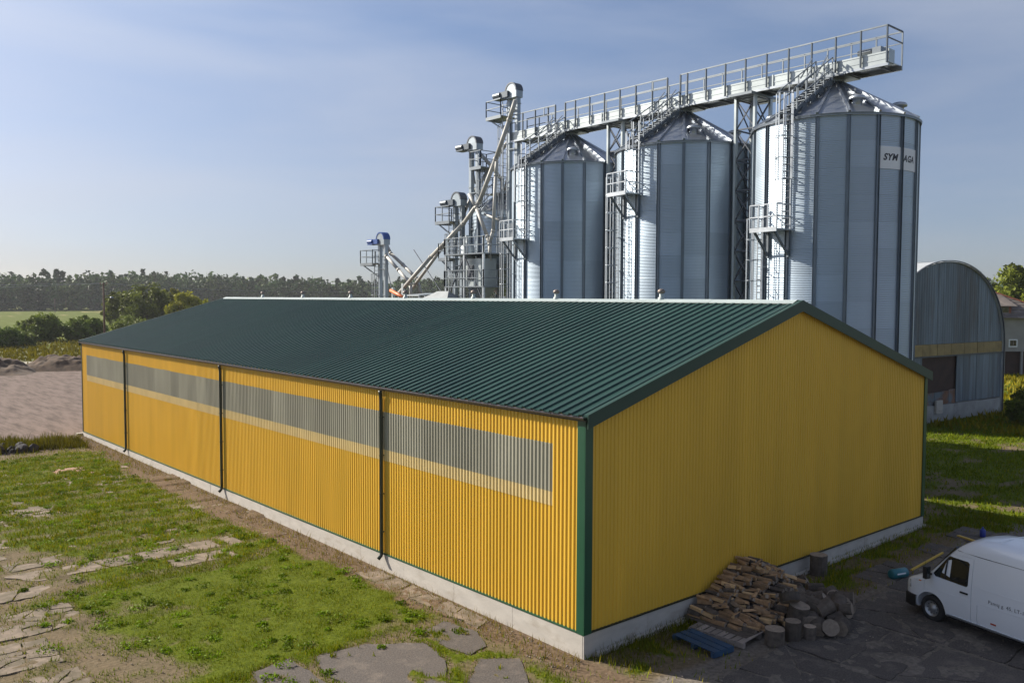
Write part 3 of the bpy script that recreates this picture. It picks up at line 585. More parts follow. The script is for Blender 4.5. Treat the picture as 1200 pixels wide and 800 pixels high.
# ------------------------------------------------------------------ silos
SR = 3.72; SX = 24.4; SY = (7.2, 16.1, 25.0); SZ0 = .15; NRING = 14; RH = (16.62-SZ0)/NRING; EAV = 16.62; PK = 18.72; A20 = R(20); AO = R(18)
nc, nw = 5, 15; vs = []; fs = []
for j in range(nw*4+1):
    z = RH*j/(nw*4); rr = SR+.007*math.cos(2*math.pi*j/4)
    for k in range(nc+1): a = A20*k/nc; vs.append((rr*math.cos(a), rr*math.sin(a), z))
fs = [(j*(nc+1)+k, j*(nc+1)+k+1, (j+1)*(nc+1)+k+1, (j+1)*(nc+1)+k) for j in range(nw*4) for k in range(nc)]
sheet_me = MB().add(vs, fs).mesh('silo_sheet', True, 'silo_sheet')
stiff_me = MB().box((SR+.006, -.075, SZ0-.1), (SR+.014, .075, EAV-.02)).box((SR+.012, -.075, SZ0-.1), (SR+.075, -.068, EAV-.02)).box((SR+.012, .068, SZ0-.1), (SR+.075, .075, EAV-.02)).mesh('silo_stiffener', name='stiffener')
# roof sector with a raised seam
def roof_sector():
    b_ = MB(); r0, r1 = .42, SR+.10; z0, z1 = PK, EAV+.02
    rings = []; 
    for i in range(5):
        t_ = i/4; r_ = r0+(r1-r0)*t_; z = z0+(z1-z0)*t_
        rings.append([(r_*math.cos(A20*k/4), r_*math.sin(A20*k/4), z) for k in range(5)])
    vs = [p for q in rings for p in q]; b_.add(vs, [(i*5+k, i*5+k+1, (i+1)*5+k+1, (i+1)*5+k) for i in range(4) for k in range(4)])
    b_.add([(r1*math.cos(A20*k/4), r1*math.sin(A20*k/4), z1) for k in range(5)]+[(r1*math.cos(A20*k/4), r1*math.sin(A20*k/4), z1-.10) for k in range(5)], [(k, k+1, 5+k+1, 5+k) for k in range(4)])
    return b_.mesh('silo_roof', name='roof_panel')
roof_me = roof_sector()
seam_me = MB().beam((.42, 0, PK+.035), (SR+.11, 0, EAV+.055), .11, .10).mesh('silo_roof', name='roof_seam')
cap_me = MB().lathe([(.22, -.30), (.22, .04), (.36, .03), (.37, .10), (.30, .19), (.15, .24), (.001, .25)], n=14).mesh('galvanised', True, 'roof_vent')
def polar(az, r_, z): return (r_*math.cos(az), r_*math.sin(az), z)
def ladder(parent, az, z0, z1, off_=.22, cage=True, roofext=0):
    t_ = Vector((-math.sin(az), math.cos(az), 0)); n_ = Vector((math.cos(az), math.sin(az), 0)); c = n_*(SR+off_)
    b_ = MB()
    for s_ in (-.2, .2): b_.beam(c+t_*s_+Vector((0, 0, z0)), c+t_*s_+Vector((0, 0, z1+roofext)), .06, .03, upv=n_)
    ld = b_.build('ladder', 'galvanised', parent); b_ = MB(); z = z0+.2
    while z < z1: b_.tube([c-t_*.2+Vector((0, 0, z)), c+t_*.2+Vector((0, 0, z))], .02, 5, False); z += .3
    b_.build('rungs', 'dark_steel', ld)['kind'] = 'stuff'
    b_ = MB(); z = z0+.5
    while z < z1:
        for s_ in (-.2, .2): b_.beam(n_*(SR+.0)+t_*s_+Vector((0, 0, z)), c+t_*s_+Vector((0, 0, z)), .04)
        z += 1.8
    b_.build('standoff', 'galvanised', ld)
    if cage:
        b_ = MB(); z = z0+2.2; hoops = []
        pts = [(math.cos(R(a)), math.sin(R(a))) for a in range(-90, 91, 22)]
        while z < z1+roofext:
            b_.tube([c+t_*(sx*.36)+n_*(.12+cx*.58)+Vector((0, 0, z)) for cx, sx in pts], .022, 4); hoops.append(z); z += .95
        for cx, sx in pts[::2]:
            p = c+t_*(sx*.36)+n_*(.12+cx*.58); b_.beam(p+Vector((0, 0, z0+2.2)), p+Vector((0, 0, hoops[-1])), .045, .02)
        b_.build('safety_cage', 'galvanised', ld)
    return ld
def platform(parent, a0, a1, z, dpt=1.05):
    b_ = MB(); n = 5; inn = [polar(a0+(a1-a0)*k/n, SR+.09, z) for k in range(n+1)]; ou = [polar(a0+(a1-a0)*k/n, SR+dpt, z) for k in range(n+1)]
    am = (a0+a1)/2; nn = Vector((math.cos(am), math.sin(am), 0)); tt = Vector((-math.sin(am), math.cos(am), 0)); hw = SR*(a1-a0)/2
    P0 = lambda s_, d, zz: nn*(SR+d)+tt*s_+Vector((0, 0, zz))
    b_.add([P0(-hw, .02, z), P0(hw, .02, z), P0(hw, dpt, z), P0(-hw, dpt, z), P0(-hw, .02, z-.06), P0(hw, .02, z-.06), P0(hw, dpt, z-.06), P0(-hw, dpt, z-.06)], [(0, 1, 2, 3), (7, 6, 5, 4), (0, 4, 5, 1), (1, 5, 6, 2), (2, 6, 7, 3), (3, 7, 4, 0)])
    b_.beam(P0(-hw, dpt, z-.03), P0(hw, dpt, z-.03), .05, .2)
    pf = b_.build('rest_platform', 'galvanised', parent)
    b_ = MB()
    for zz in (.55, 1.1):
        b_.beam(P0(-hw, dpt, z+zz), P0(hw, dpt, z+zz), .05); b_.beam(P0(-hw, .15, z+zz), P0(-hw, dpt, z+zz), .05); b_.beam(P0(hw, .15, z+zz), P0(hw, dpt, z+zz), .05)
    for s_, d in ((-hw, dpt), (-hw/3, dpt), (hw/3, dpt), (hw, dpt), (-hw, .15), (hw, .15)): b_.beam(P0(s_, d, z), P0(s_, d, z+1.1), .055)
    b_.build('railing', 'galvanised', pf)
    for s_ in (-hw*.75, hw*.75): MB().beam(P0(s_, dpt-.05, z-.05), P0(s_, .05, z-1.15), .09).beam(P0(s_, .04, z-.05), P0(s_, .04, z-1.25), .10).build('platform_bracket', 'frame_steel', pf)
def silo(i, label, pz, up_az=179, low_az=156):
    s = empty('grain_silo', (SX, SY[i], 0)); tag(s, label, 'silo', 'corrugated grain silos behind the warehouse')
    for k in range(18):
        az = AO+k*A20
        for j in range(NRING): inst('silo_sheet', sheet_me, s, (0, 0, SZ0+j*RH), (0, 0, az))
        inst('stiffener', stiff_me, s, (0, 0, 0), (0, 0, az))
        rp_ = inst('roof_panel', roof_me, s, (0, 0, 0), (0, 0, az)); inst('roof_seam', seam_me, rp_)
    MB().lathe([(SR+.35, -.3), (SR+.35, SZ0), (SR-.3, SZ0)], n=40).build('foundation_ring', 'rough_concrete', s)
    MB().lathe([(SR+.02, EAV-.06), (SR+.11, EAV-.06), (SR+.12, EAV+.02)], n=54).build('eave_ring', 'silo_stiffener', s)
    b_ = MB().lathe([(.44, PK-.05), (.44, PK+.18), (.62, PK+.19), (.62, PK+.26), (.30, PK+.27), (.30, PK+.40)], n=18); b_.build('top_collar', 'frame_steel', s)
    MB().box((-.75, -.9, PK+.20), (.75, .9, PK+.27)).build('collar_plate', 'frame_steel', s)
    for az in (227, 287, 347, 47, 107):
        x, y, _ = polar(R(az+1), 2.85, 0); z = PK+(EAV-PK)*(2.85-.42)/(SR-.32); inst('roof_vent', cap_me, s, (x, y, z+.12))
    ladder(s, R(low_az), .5, pz+1.1); ladder(s, R(up_az), pz, EAV, roofext=1.2)
    platform(s, R(low_az+3), R(up_az+4), pz)
    # stair up the cone: stringers, treads and rails on each side
    az = R(up_az-3); n_ = Vector((math.cos(az), math.sin(az), 0)); t_ = Vector((-math.sin(az), math.cos(az), 0)); sl_ = (PK-EAV)/(SR-.42)
    pt = lambda r_, s_, h: n_*r_+t_*s_+Vector((0, 0, EAV+(SR-r_)*sl_+h)); st = empty('roof_stair'); st.parent = s
    b_ = MB()
    for s_ in (-.38, .38): b_.beam(pt(SR+.1, s_, .30), pt(.75, s_, .30), .05, .16)
    b_.build('stringer', 'post_steel', st)
    for k in range(11):
        r_ = SR-.05-k*.29; MB().box((-.13, -.36, -.015), (.13, .36, .015)).build('tread', 'frame_steel', st, loc=pt(r_, 0, .34), rot=(0, 0, az))
    for k in range(5):
        r_ = SR-.15-k*.66
        for s_ in (-.40, .40): MB().add([pt(r_+.32, s_-.012, .04), pt(r_+.12, s_-.012, .32), pt(r_-.12, s_-.012, .32), pt(r_-.10, s_-.012, .02), pt(r_+.32, s_+.012, .04), pt(r_+.12, s_+.012, .32), pt(r_-.12, s_+.012, .32), pt(r_-.10, s_+.012, .02)], [(0, 1, 2, 3), (7, 6, 5, 4), (0, 4, 5, 1), (1, 5, 6, 2), (2, 6, 7, 3), (3, 7, 4, 0)]).build('stair_bracket', 'post_steel', st)
    b_ = MB()
    for s_ in (-.44, .44):
        for h in (.85, 1.35): b_.beam(pt(SR+.1, s_, h), pt(.9, s_, h), .045)
        for k in range(5): b_.beam(pt(SR-.1-k*.68, s_, .28), pt(SR-.1-k*.68, s_, 1.35), .05)
    b_.build('stair_rail', 'frame_steel', st)
    return s
s3 = silo(0, 'corrugated steel silo with a white SYMAGA sign, beside the arched hangar', 11.65)
s2 = silo(1, 'middle corrugated steel silo of the row, between two lattice towers', 14.05)
s1 = silo(2, 'corrugated steel silo at the elevator end of the row', 12.1)
# sign on the first silo: two bent plates with lettering
def bent(mesh_pts, az0, zc, r_): return [polar(az0+u/r_, r_+d, zc+v) for u, v, d in mesh_pts]
SZC = 14.72
for k, (a0, a1) in enumerate(((238.9, 257.1), (258.9, 277.1))):
    n = 8; p_ = []
    for j, zz in enumerate((-.50, .48)):
        for q in range(n+1): p_.append(polar(R(a0+(a1-a0)*q/n), SR+.022, SZC+zz))
    for j, zz in enumerate((-.50, .48)):
        for q in range(n+1): p_.append(polar(R(a0+(a1-a0)*q/n), SR+.012, SZC+zz))
    m_ = n+1
    fs = [(q, q+1, m_+q+1, m_+q) for q in range(n)]+[(2*m_+q+1, 2*m_+q, 3*m_+q, 3*m_+q+1) for q in range(n)]+[(m_+q, m_+q+1, 3*m_+q+1, 3*m_+q) for q in range(n)]+[(q+1, q, 2*m_+q, 2*m_+q+1) for q in range(n)]
    sp = MB().add(p_, fs).build('sign_plate', 'sign_white', s3)
    for body, size, u0, v0 in ((('SYM', .40, .19, -.12),) if k == 0 else (('AGA', .40, .05, -.12), ('SILOS', .10, .62, -.33)))[:2]:
        if body == 'SILOS': continue
        cu = bpy.data.curves.new('letters', 'FONT'); cu.body = body; cu.size = size; cu.shear = .25; cu.offset = .015; cu.resolution_u = 3; cu.space_character = 1.08
        to = bpy.data.objects.new('letters', cu); link(to); dg = bpy.context.evaluated_depsgraph_get(); em = bpy.data.meshes.new_from_object(to.evaluated_get(dg)); bpy.data.objects.remove(to)
        co = [v.co.copy() for v in em.vertices]
        for v, c_ in zip(em.vertices, co): v.co = polar(R(a0)+(u0+c_.x)/SR, SR+.027, SZC+v0+c_.y)
        em.materials.clear(); em.materials.append(MATS['black_ink']); inst('lettering', em, sp)
# ------------------------------------------------------------------ top conveyor with its gangway
CB, CT, RT_ = 19.02, 19.60, 20.72; Y0, Y1 = 4.35, 30.0; xN, xF = 23.68, 25.12
cw = empty('conveyor_gangway', (SX, Y0, CB)); tag(cw, 'galvanised conveyor gangway with handrails running over the silo tops', 'gangway')
cw.location = (0, 0, 0)
y = Y0; k = 0
while y < Y1-.1:
    y1 = min(y+2.9, Y1); c_ = MB().box((23.76, y+.01, CB+.06), (24.36, y1-.03, CT)).box((23.745, y+.01, CT-.06), (24.375, y1-.03, CT+.015)).box((23.748, y+.01, CB+.24), (23.758, y1-.03, CB+.30)).build('trough', 'conveyor_steel', cw)
    MB().box((23.72, y1-.05, CB+.02), (24.40, y1+.02, CT+.04)).build('flange', 'conveyor_steel', c_); y = y1; k += 1
MB().box((24.42, Y0, CB+.12), (xF, Y1, CB+.16)).build('walkway_floor', 'galvanised', cw)
MB().box((23.70, Y0-.05, CB-.06), (23.80, Y1, CB+.05)).box((xF-.06, Y0-.05, CB-.06), (xF+.03, Y1, CB+.16)).build('side_beam', 'galvanised', cw)
y = Y0+.4
while y < Y1: MB().box((23.80, y, CB-.05), (xF-.06, y+.08, CB+.04)).build('cross_member', 'dark_steel', cw); y += 1.45
gaps = ((15.75, 16.75), (24.7, 25.7), (6.7, 7.5))
y = Y0; ps = []
while y <= Y1+.01:
    ps.append(y); y += 1.22
for y in ps:
    if not any(a < y < b for a, b in gaps[:2]): MB().beam((xN-.01, y, CB+.06), (xN-.01, y, RT_), .10, .05, (0, 1, 0)).build('rail_post', 'post_steel', cw)
    MB().beam((xF+.04, y, CB+.06), (xF+.04, y, RT_), .06, .06).build('rail_post', 'frame_steel', cw)
for a, b in ((Y0, 15.8), (16.7, 24.75), (25.65, Y1)):
    for z, w_ in ((RT_, .06), (RT_-.52, .045)): MB().beam((xN-.01, a, z), (xN-.01, b, z), w_).build('handrail', 'frame_steel', cw)
    for yq in (a, b):
        if Y0 < yq < Y1: MB().beam((xN-.01, yq, CB+.06), (xN-.01, yq, RT_), .10, .06, (0, 1, 0)).build('rail_post', 'post_steel', cw)
for a, b in ((16.7, 1), (25.65, 1)):
    MB().beam((xN, a, RT_-.05), (xN-.1, a+.95, RT_-.05), .05).beam((xN, a, RT_-.55), (xN-.1, a+.95, RT_-.55), .05).beam((xN-.1, a+.95, RT_-.05), (xN-.1, a+.95, RT_-.55), .05).build('side_gate', 'frame_steel', cw)
for z, w_ in ((RT_, .06), (RT_-.52, .045)):
    MB().beam((xF+.04, Y0, z), (xF+.04, Y1, z), w_).build('handrail', 'frame_steel', cw); MB().beam((xN, Y0, z), (xF+.04, Y0, z), w_).build('handrail', 'dark_steel', cw)
MB().box((23.80, Y0+.35, CT+.02), (24.30, Y0+.75, CT+.30)).tube([(24.05, Y0+.75, CT+.2), (24.05, Y0+1.5, CT+.2)], .16, 10).build('drive_motor', 'frame_steel', cw)
MB().box((23.78, Y0-.04, CB+.1), (24.34, Y0+.02, CT+.12)).build('end_plate', 'conveyor_steel', cw)
for y in SY: MB().box((23.80, y-.35, CB-.03), (24.7, y+.35, CB+.08)).box((24.1, y-.22, PK+.2), (24.7, y+.22, CB-.02)).build('outlet_hopper', 'frame_steel', cw)
# steep flights between gangway and cone stairs
for y in SY:
    b_ = MB()
    for s_ in (-.40, .40): b_.beam((22.2, y+.1+s_, 18.75), (23.6, y+.35+s_, 19.95), .045).beam((22.2, y+.1+s_, 18.3), (23.6, y+.35+s_, 19.5), .04)
    b_.build('stair_rail', 'galvanised', cw)
# ------------------------------------------------------------------ lattice support towers
def tower(yc, label):
    tw = empty('lattice_tower', (SX, yc, 0)); tag(tw, label, 'tower', 'lattice towers under the conveyor')
    hx, hy, top = .70, .56, CB-.07
    for sx in (-1, 1):
        for sy in (-1, 1): MB().box((sx*hx-.10, sy*hy-.06, -.1), (sx*hx+.10, sy*hy+.06, top-.13)).build('post', 'conveyor_steel', tw)
    MB().box((-hx-.5, -hy-.10, top-.13), (hx+.75, hy+.10, top)).build('head_beam', 'frame_steel', tw)
    n = 12; dz = (top-.3)/n
    for k in range(n):
        b_ = MB(); z0 = .1+k*dz; z1 = z0+dz
        for sx in (-1, 1): b_.beam((sx*hx, -hy, z0), (sx*hx, hy, z1), .05).beam((sx*hx+.03, hy, z0), (sx*hx+.03, -hy, z1), .05)
        for sy in (-1, 1): b_.beam((-hx, sy*hy, z0), (hx, sy*hy, z1), .05).beam((hx, sy*hy+.03, z0), (-hx, sy*hy+.03, z1), .05)
        for sx in (-1, 1): b_.beam((sx*hx, -hy, z1), (sx*hx, hy, z1), .07)
        for sy in (-1, 1): b_.beam((-hx, sy*hy, z1), (hx, sy*hy, z1), .07)
        b_.build('cross_bracing', 'dark_steel', tw)
    MB().box((-1, -.75, -.3), (1, .75, .04)).build('footing', 'rough_concrete', tw)
tower(11.65, 'lattice steel tower between the silo with the sign and the middle silo')
tower(20.55, 'lattice steel tower between the middle silo and the elevator end silo')

# ------------------------------------------------------------------ bucket elevators
def railing_box(parent, x0, x1, y0, y1, z, h=1.1, mat='frame_steel', open_=None):
    b_ = MB()
    cs = [(x0, y0), (x1, y0), (x1, y1), (x0, y1)]
    for i in range(4):
        if open_ == i: continue
        (a, b), (c, d) = cs[i], cs[(i+1) % 4]
        for zz in (z+h, z+h/2): b_.beam((a, b, zz), (c, d, zz), .05)
        n = max(1, int(math.hypot(c-a, d-b)/.8))
        for k in range(n+1): b_.beam((a+(c-a)*k/n, b+(d-b)*k/n, z), (a+(c-a)*k/n, b+(d-b)*k/n, z+h), .055)
    return b_.build('railing', mat, parent)
def elevator(x, y, top, sep, plats, label, motor='post_steel', ladder_side=-1, cas=.26, hood='casing_steel'):
    e = empty('bucket_elevator', (x, y, 0)); tag(e, label, 'elevator', 'bucket elevators beside the silos')
    rr = sep/2+cas/2+.05; zc = top-rr
    for s_ in (-1, 1):
        z = .9
        while z < zc-.2:
            z1 = min(z+2.6, zc); MB().box((-.15, s_*sep/2-cas/2, z), (.15, s_*sep/2+cas/2, z1-.04)).box((-.19, s_*sep/2-cas/2-.04, z1-.05), (.19, s_*sep/2+cas/2+.04, z1+.0)).build('casing', 'casing_steel', e); z = z1
    MB().box((-.35, -rr-.05, 0), (.35, rr+.05, .95)).build('boot', 'galvanised', e)
    # rounded head
    n = 14; pr = [(math.cos(math.pi*k/n)*rr, math.sin(math.pi*k/n)*rr) for k in range(n+1)]; pr = [(rr, -.45)]+pr+[(-rr, -.45)]
    m_ = len(pr); MB().add([(-.30, a, zc+b) for a, b in pr]+[(.30, a, zc+b) for a, b in pr], [tuple(range(m_))[::-1], tuple(range(m_, 2*m_))]+[(i, (i+1) % m_, m_+(i+1) % m_, m_+i) for i in range(m_)]).build('head', hood, e)
    MB().add([(-.325, a*1.03, zc+b*1.03) for a, b in pr[1:-1]]+[(-.325, a*.86, zc+b*.86) for a, b in pr[1:-1]]+[(.325, a*1.03, zc+b*1.03) for a, b in pr[1:-1]]+[(.325, a*.86, zc+b*.86) for a, b in pr[1:-1]],
             [(k, k+1, n+1+k+1, n+1+k) for k in range(n)]+[(2*(n+1)+k+1, 2*(n+1)+k, 3*(n+1)+k, 3*(n+1)+k+1) for k in range(n)]+[(k+1, k, 2*(n+1)+k, 2*(n+1)+k+1) for k in range(n)]).build('head_rim', motor if motor == 'blue_motor' else 'dark_steel', e)
    MB().box((-.45, rr*.3, zc-.35), (-.30, rr+.75, zc+.05)).tube([(-.38, rr+.35, zc-.12), (-.38, rr+1.05, zc-.12)], .19, 10).box((-.55, rr+.2, zc-.4), (.1, rr+1.0, zc-.32)).build('drive_motor', motor, e)
    for (y0, y1, z) in plats:
        p_ = MB().box((-.75, y0, z-.06), (.75, y1, z)).box((-.78, y0-.02, z-.20), (-.72, y1+.02, z+.02)).box((-.72, y1-.04, z-.2), (.75, y1+.02, z+.02)).build('service_platform', 'frame_steel', e); railing_box(p_, -.75, .75, y0, y1, z)
        MB().beam((-.6, y1-.1, z-.1), (-.25, sep/2*(1 if y1 > 0 else -1), z-1.1), .08).build('platform_brace', 'frame_steel', p_)
    yl = (rr+.25)*(-ladder_side) if ladder_side else rr+.25; z_ = plats[0][2] if plats else top
    b_ = MB()
    for s_ in (-.2, .2): b_.beam((s_-.1, yl, .2), (s_-.1, yl, z_+1), .05)
    z = .5
    while z < z_+.9: b_.beam((-.3, yl, z), (.1, yl, z), .03); z += .32
    ld = b_.build('ladder', 'galvanised', e); b_ = MB(); z = 2.4; q = []
    while z < z_:
        b_.tube([(-.1-.36*math.cos(R(a)), yl+.6*math.sin(R(a))*(1 if yl > 0 else -1), z) for a in range(0, 181, 30)], .02, 4); q.append(z); z += .9
    for a in range(0, 181, 45): b_.beam((-.1-.36*math.cos(R(a)), yl+.6*math.sin(R(a))*(1 if yl > 0 else -1), 2.4), (-.1-.36*math.cos(R(a)), yl+.6*math.sin(R(a))*(1 if yl > 0 else -1), q[-1]), .035)
    b_.build('safety_cage', 'frame_steel', ld)
    # stay frame for stiffness
    b_ = MB(); z = 3
    while z < zc-1: b_.box((-.26, -sep/2, z), (-.20, sep/2, z+.07)).box((.20, -sep/2, z), (.26, sep/2, z+.07)); z += 2.6
    b_.build('tie_bars', 'frame_steel', e)
    return e
elevator(SX, 30.5, 23.1, .80, ((.5, 2.05, 20.95), (-1.75, -.5, 12.15)), 'tallest bucket elevator, next to the end of the silo gangway', ladder_side=-1)
elevator(24.4, 34.75, 20.1, .75, ((-1.6, -.4, 17.75), ), 'bucket elevator behind the crossing spouts, second tallest', ladder_side=1)
elevator(24.0, 36.1, 16.2, .8, ((.2, 1.9, 14.1), (.2, 1.5, 11.4)), 'bucket elevator with grey box motor and platform above another platform', ladder_side=-1)
elevator(24.4, 47.0, 13.9, .85, ((.45, 2.35, 11.35), ), 'short bucket elevator with bright blue motor, standing apart', motor='blue_motor', ladder_side=-1)
# ------------------------------------------------------------------ spouts
def spout(pts, r_, label, x=None, mat='spout_steel'):
    s = empty('grain_spout', pts[0]); s.location = (0, 0, 0); tag(s, label, 'pipe', 'grain spouts between elevators and bins')
    for i in range(len(pts)-1):
        p, q = Vector(pts[i]), Vector(pts[i+1]); d = (q-p).normalized()
        MB().tube([p-d*.04, q+d*.04], r_, 10).build('pipe_run', mat, s, smooth=True)
        if i: MB().tube([p-d*.07, p+d*.10], r_*1.22, 10).build('pipe_collar', mat, s, smooth=True)
    return s
SPOUTS = [
    ([(23.5, 29.31, 21.59), (23.5, 29.91, 20.45), (23.5, 31.32, 18.01), (23.5, 33.08, 15.25), (23.5, 34.93, 13.82), (23.5, 38.92, 11.57), (23.5, 43.34, 8.8)], 0.15, 'long bent grain spout from the tallest elevator head to the low intake'),
    ([(24.9, 31.43, 19.59), (24.9, 32.71, 18.57), (24.9, 35.51, 16.18), (24.9, 37.36, 13.93), (24.9, 39.19, 12.47), (24.9, 43.47, 9.22)], 0.13, 'thinner grain spout running beside and behind the long bent spout'),
    ([(24.9, 35.02, 19.16), (24.9, 33.37, 17.8), (25.4, 32.9, 16.9), (26.0, 33.6, 16.2)], 0.13, 'short spout from the second tallest elevator to the hopper bin'),
    ([(24.6, 30.99, 18.73), (24.6, 31.16, 17.29), (25.9, 33.2, 16.1)], 0.12, 'steep short spout dropping beside the tallest elevator'),
    ([(23.4, 31.11, 17.74), (23.4, 31.2, 16.89), (23.4, 31.45, 13.13), (23.4, 31.82, 12.33)], 0.12, 'nearly vertical spout dropping into the grain cleaner'),
    ([(23.4, 34.11, 15.81), (23.4, 33.34, 14.85), (23.4, 32.1, 12.75), (23.4, 31.82, 12.21), (23.4, 31.81, 11.09)], 0.13, 'spout from the box motor elevator bending down to the grain cleaner'),
    ([(24.4, 46.97, 13.0), (24.4, 46.46, 11.92), (24.4, 44.69, 10.75), (24.4, 42.98, 9.56), (24.4, 42.86, 8.26)], 0.14, 'upper of the two spouts falling from the blue motor elevator'),
    ([(25.2, 47.83, 13.08), (25.2, 47.05, 12.18), (25.2, 45.26, 11.21), (25.2, 43.29, 10.05), (25.2, 42.58, 8.74)], 0.14, 'lower of the two spouts falling from the blue motor elevator'),
    ([(23.7, 32.75, 14.35), (23.7, 30.54, 13.61)], 0.08, 'short pale cross pipe in front of the hopper bin')]
for pts, r_, lab in SPOUTS: spout(pts, r_, lab)
# guy cables and struts of the long spouts
for a, b, lab in (((23.5, 41.2, 12.2), (23.5, 36.6, 8.0), 'thin stay from the long spout towards the cleaner hopper'), ((23.5, 45.2, 11.5), (23.3, 43.4, 7.5), 'thin stay below the short elevator spouts')):
    tag(MB().tube([a, b], .035, 6).build('stay_rod', 'dark_steel'), lab, 'rod')
for y, zt, lab in ((44.0, 9.3, 'short upright prop under the lower end of the long spout'), (42.6, 9.6, 'taller upright prop under the crossing of the long spouts')):
    tag(MB().box((23.35, y-.12, 0), (23.55, y+.12, zt)).box((23.2, y-.3, 0), (23.7, y+.3, .05)).build('spout_prop', 'conveyor_steel'), lab, 'post')
# ------------------------------------------------------------------ hopper bin
hb = empty('hopper_bin', (26.1, 33.7, 0)); tag(hb, 'small hopper bin with conical roof behind the elevators', 'bin')
BR = 2.15
for k in range(12):
    a0 = 2*math.pi*k/12; b_ = MB(); vs = []; nz_ = 60
    for j in range(nz_+1):
        z = 10.9+3.75*j/nz_; r_ = BR+.008*math.cos(2*math.pi*j/4)
        for q in range(5): a = a0+2*math.pi/12*q/4; vs.append((r_*math.cos(a), r_*math.sin(a), z))
    b_.add(vs, [(j*5+q, j*5+q+1, (j+1)*5+q+1, (j+1)*5+q) for j in range(nz_) for q in range(4)]); b_.build('bin_sheet', 'silo_sheet', hb, True)
    b_ = MB(); 
    for r0, z0, r1, z1 in ((.3, 16.0, BR+.08, 14.66), ):
        b_.add([(r0*math.cos(a0), r0*math.sin(a0), z0), (r1*math.cos(a0), r1*math.sin(a0), z1), (r1*math.cos(a0+math.pi/6), r1*math.sin(a0+math.pi/6), z1), (r0*math.cos(a0+math.pi/6), r0*math.sin(a0+math.pi/6), z0)], [(0, 1, 2, 3)])
        b_.beam((r0*math.cos(a0), r0*math.sin(a0), z0+.02), (r1*math.cos(a0), r1*math.sin(a0), z1+.03), .09, .07)
    b_.build('roof_panel', 'silo_roof', hb)
    if k % 2 == 0: MB().box((BR+.02, -.08, 0), (BR+.16, .08, 14.6)).build('leg', 'silo_stiffener', hb, rot=(0, 0, a0))
MB().lathe([(BR, 10.9), (.25, 8.6), (.25, 8.2)], n=24).build('hopper_cone', 'silo_roof', hb)
p_ = MB().box((-.9, -.9, 15.95), (.9, .9, 16.02)).build('top_platform', 'frame_steel', hb); railing_box(p_, -.9, .9, -.9, .9, 16.02)
b_ = MB()
for k in range(2):
    s_ = -.35+.7*k; b_.beam((-BR-.1, s_, 14.7), (-.8, s_, 16.0), .06).beam((-BR-.1, s_, 15.7), (-.8, s_, 17.0), .05)
b_.build('roof_stair', 'galvanised', hb)
# ------------------------------------------------------------------ grain cleaner with gallery
gc = empty('grain_cleaner', (23.2, 33.0, 0)); tag(gc, 'boxy galvanised grain cleaner on a railed steel gallery', 'grain cleaner')
for sx in (-1.1, 1.1):
    for sy in (-2.1, 0, 2.1): MB().beam((sx, sy, 0), (sx, sy, 12.7), .14).build('post', 'galvanised', gc)
for z in (9.3, 11.55):
    p_ = MB().box((-1.2, -2.2, z-.08), (1.2, 2.2, z)).build('gallery_floor', 'frame_steel', gc); railing_box(p_, -1.2, 1.2, -2.2, 2.2, z)
MB().box((-.7, -1.3, 9.3), (.7, .5, 11.2)).build('cleaner_body', 'conveyor_steel', gc)
MB().box((-.75, -.55, 9.75), (-.70, .1, 10.75)).build('access_door', 'dark_steel', gc)
MB().add([(-.7, -1.3, 9.22), (.7, -1.3, 9.22), (.7, .2, 9.22), (-.7, .2, 9.22), (-.15, -.7, 7.9), (.15, -.7, 7.9), (.15, -.4, 7.9), (-.15, -.4, 7.9)], [(0, 1, 2, 3), (4, 5, 6, 7), (0, 4, 5, 1), (1, 5, 6, 2), (2, 6, 7, 3), (3, 7, 4, 0)]).build('discharge_hopper', 'galvanised', gc)
MB().lathe([(.55, 11.2), (.55, 12.0), (.2, 12.4), (.2, 12.9)], (-.1, .9, 0), 14).build('aspirator', 'conveyor_steel', gc, True)
b_ = MB().beam((-1.1, -2.1, 8.2), (-1.1, 0, 11.4), .07).beam((-1.1, 2.1, 8.2), (-1.1, 0, 11.4), .07); b_.build('cross_bracing', 'dark_steel', gc)
# intake hood with pitched sheet roof in front of it
ih = empty('intake_hood', (21.7, 35.2, 0)); tag(ih, 'low metal intake hood with sloping sheet roof behind the ridge', 'hood')
for sx in (-1, 1):
    for sy in (-1.9, 1.9): MB().beam((sx, sy, 0), (sx, sy, 8.1), .12).build('post', 'galvanised', ih)
MB().add([(-1.1, -2.1, 8.1), (1.1, -2.1, 8.1), (1.1, 2.1, 8.1), (-1.1, 2.1, 8.1), (0, -.9, 8.95), (0, .4, 8.95)], [(3, 2, 1, 0), (0, 1, 4), (1, 2, 5, 4), (2, 3, 5), (3, 0, 4, 5)]).build('roof', 'hood_steel', ih)
MB().box((-1.05, -2.05, 6.2), (1.05, 2.05, 8.1)).build('hood_body', 'conveyor_steel', ih)
for y, w_, z, mat, nm_, lab in ((41.6, .35, 8.85, 'orange_paint', 'auger_tube', 'orange auger tube sticking up behind the ridge'), ):
    a = empty(nm_, (22.6, y, 0)); tag(a, lab, 'auger'); MB().tube([(0, 1.5, 9.05), (0, -.8, 8.35)], .13, 10).build('tube', mat, a, True); MB().beam((0, .3, 0), (0, .3, 8.6), .12).build('stand', 'frame_steel', a)
rf = empty('metal_canopy', (22.2, 38.2, 0)); tag(rf, 'low pale metal canopy roof showing just above the ridge', 'canopy')
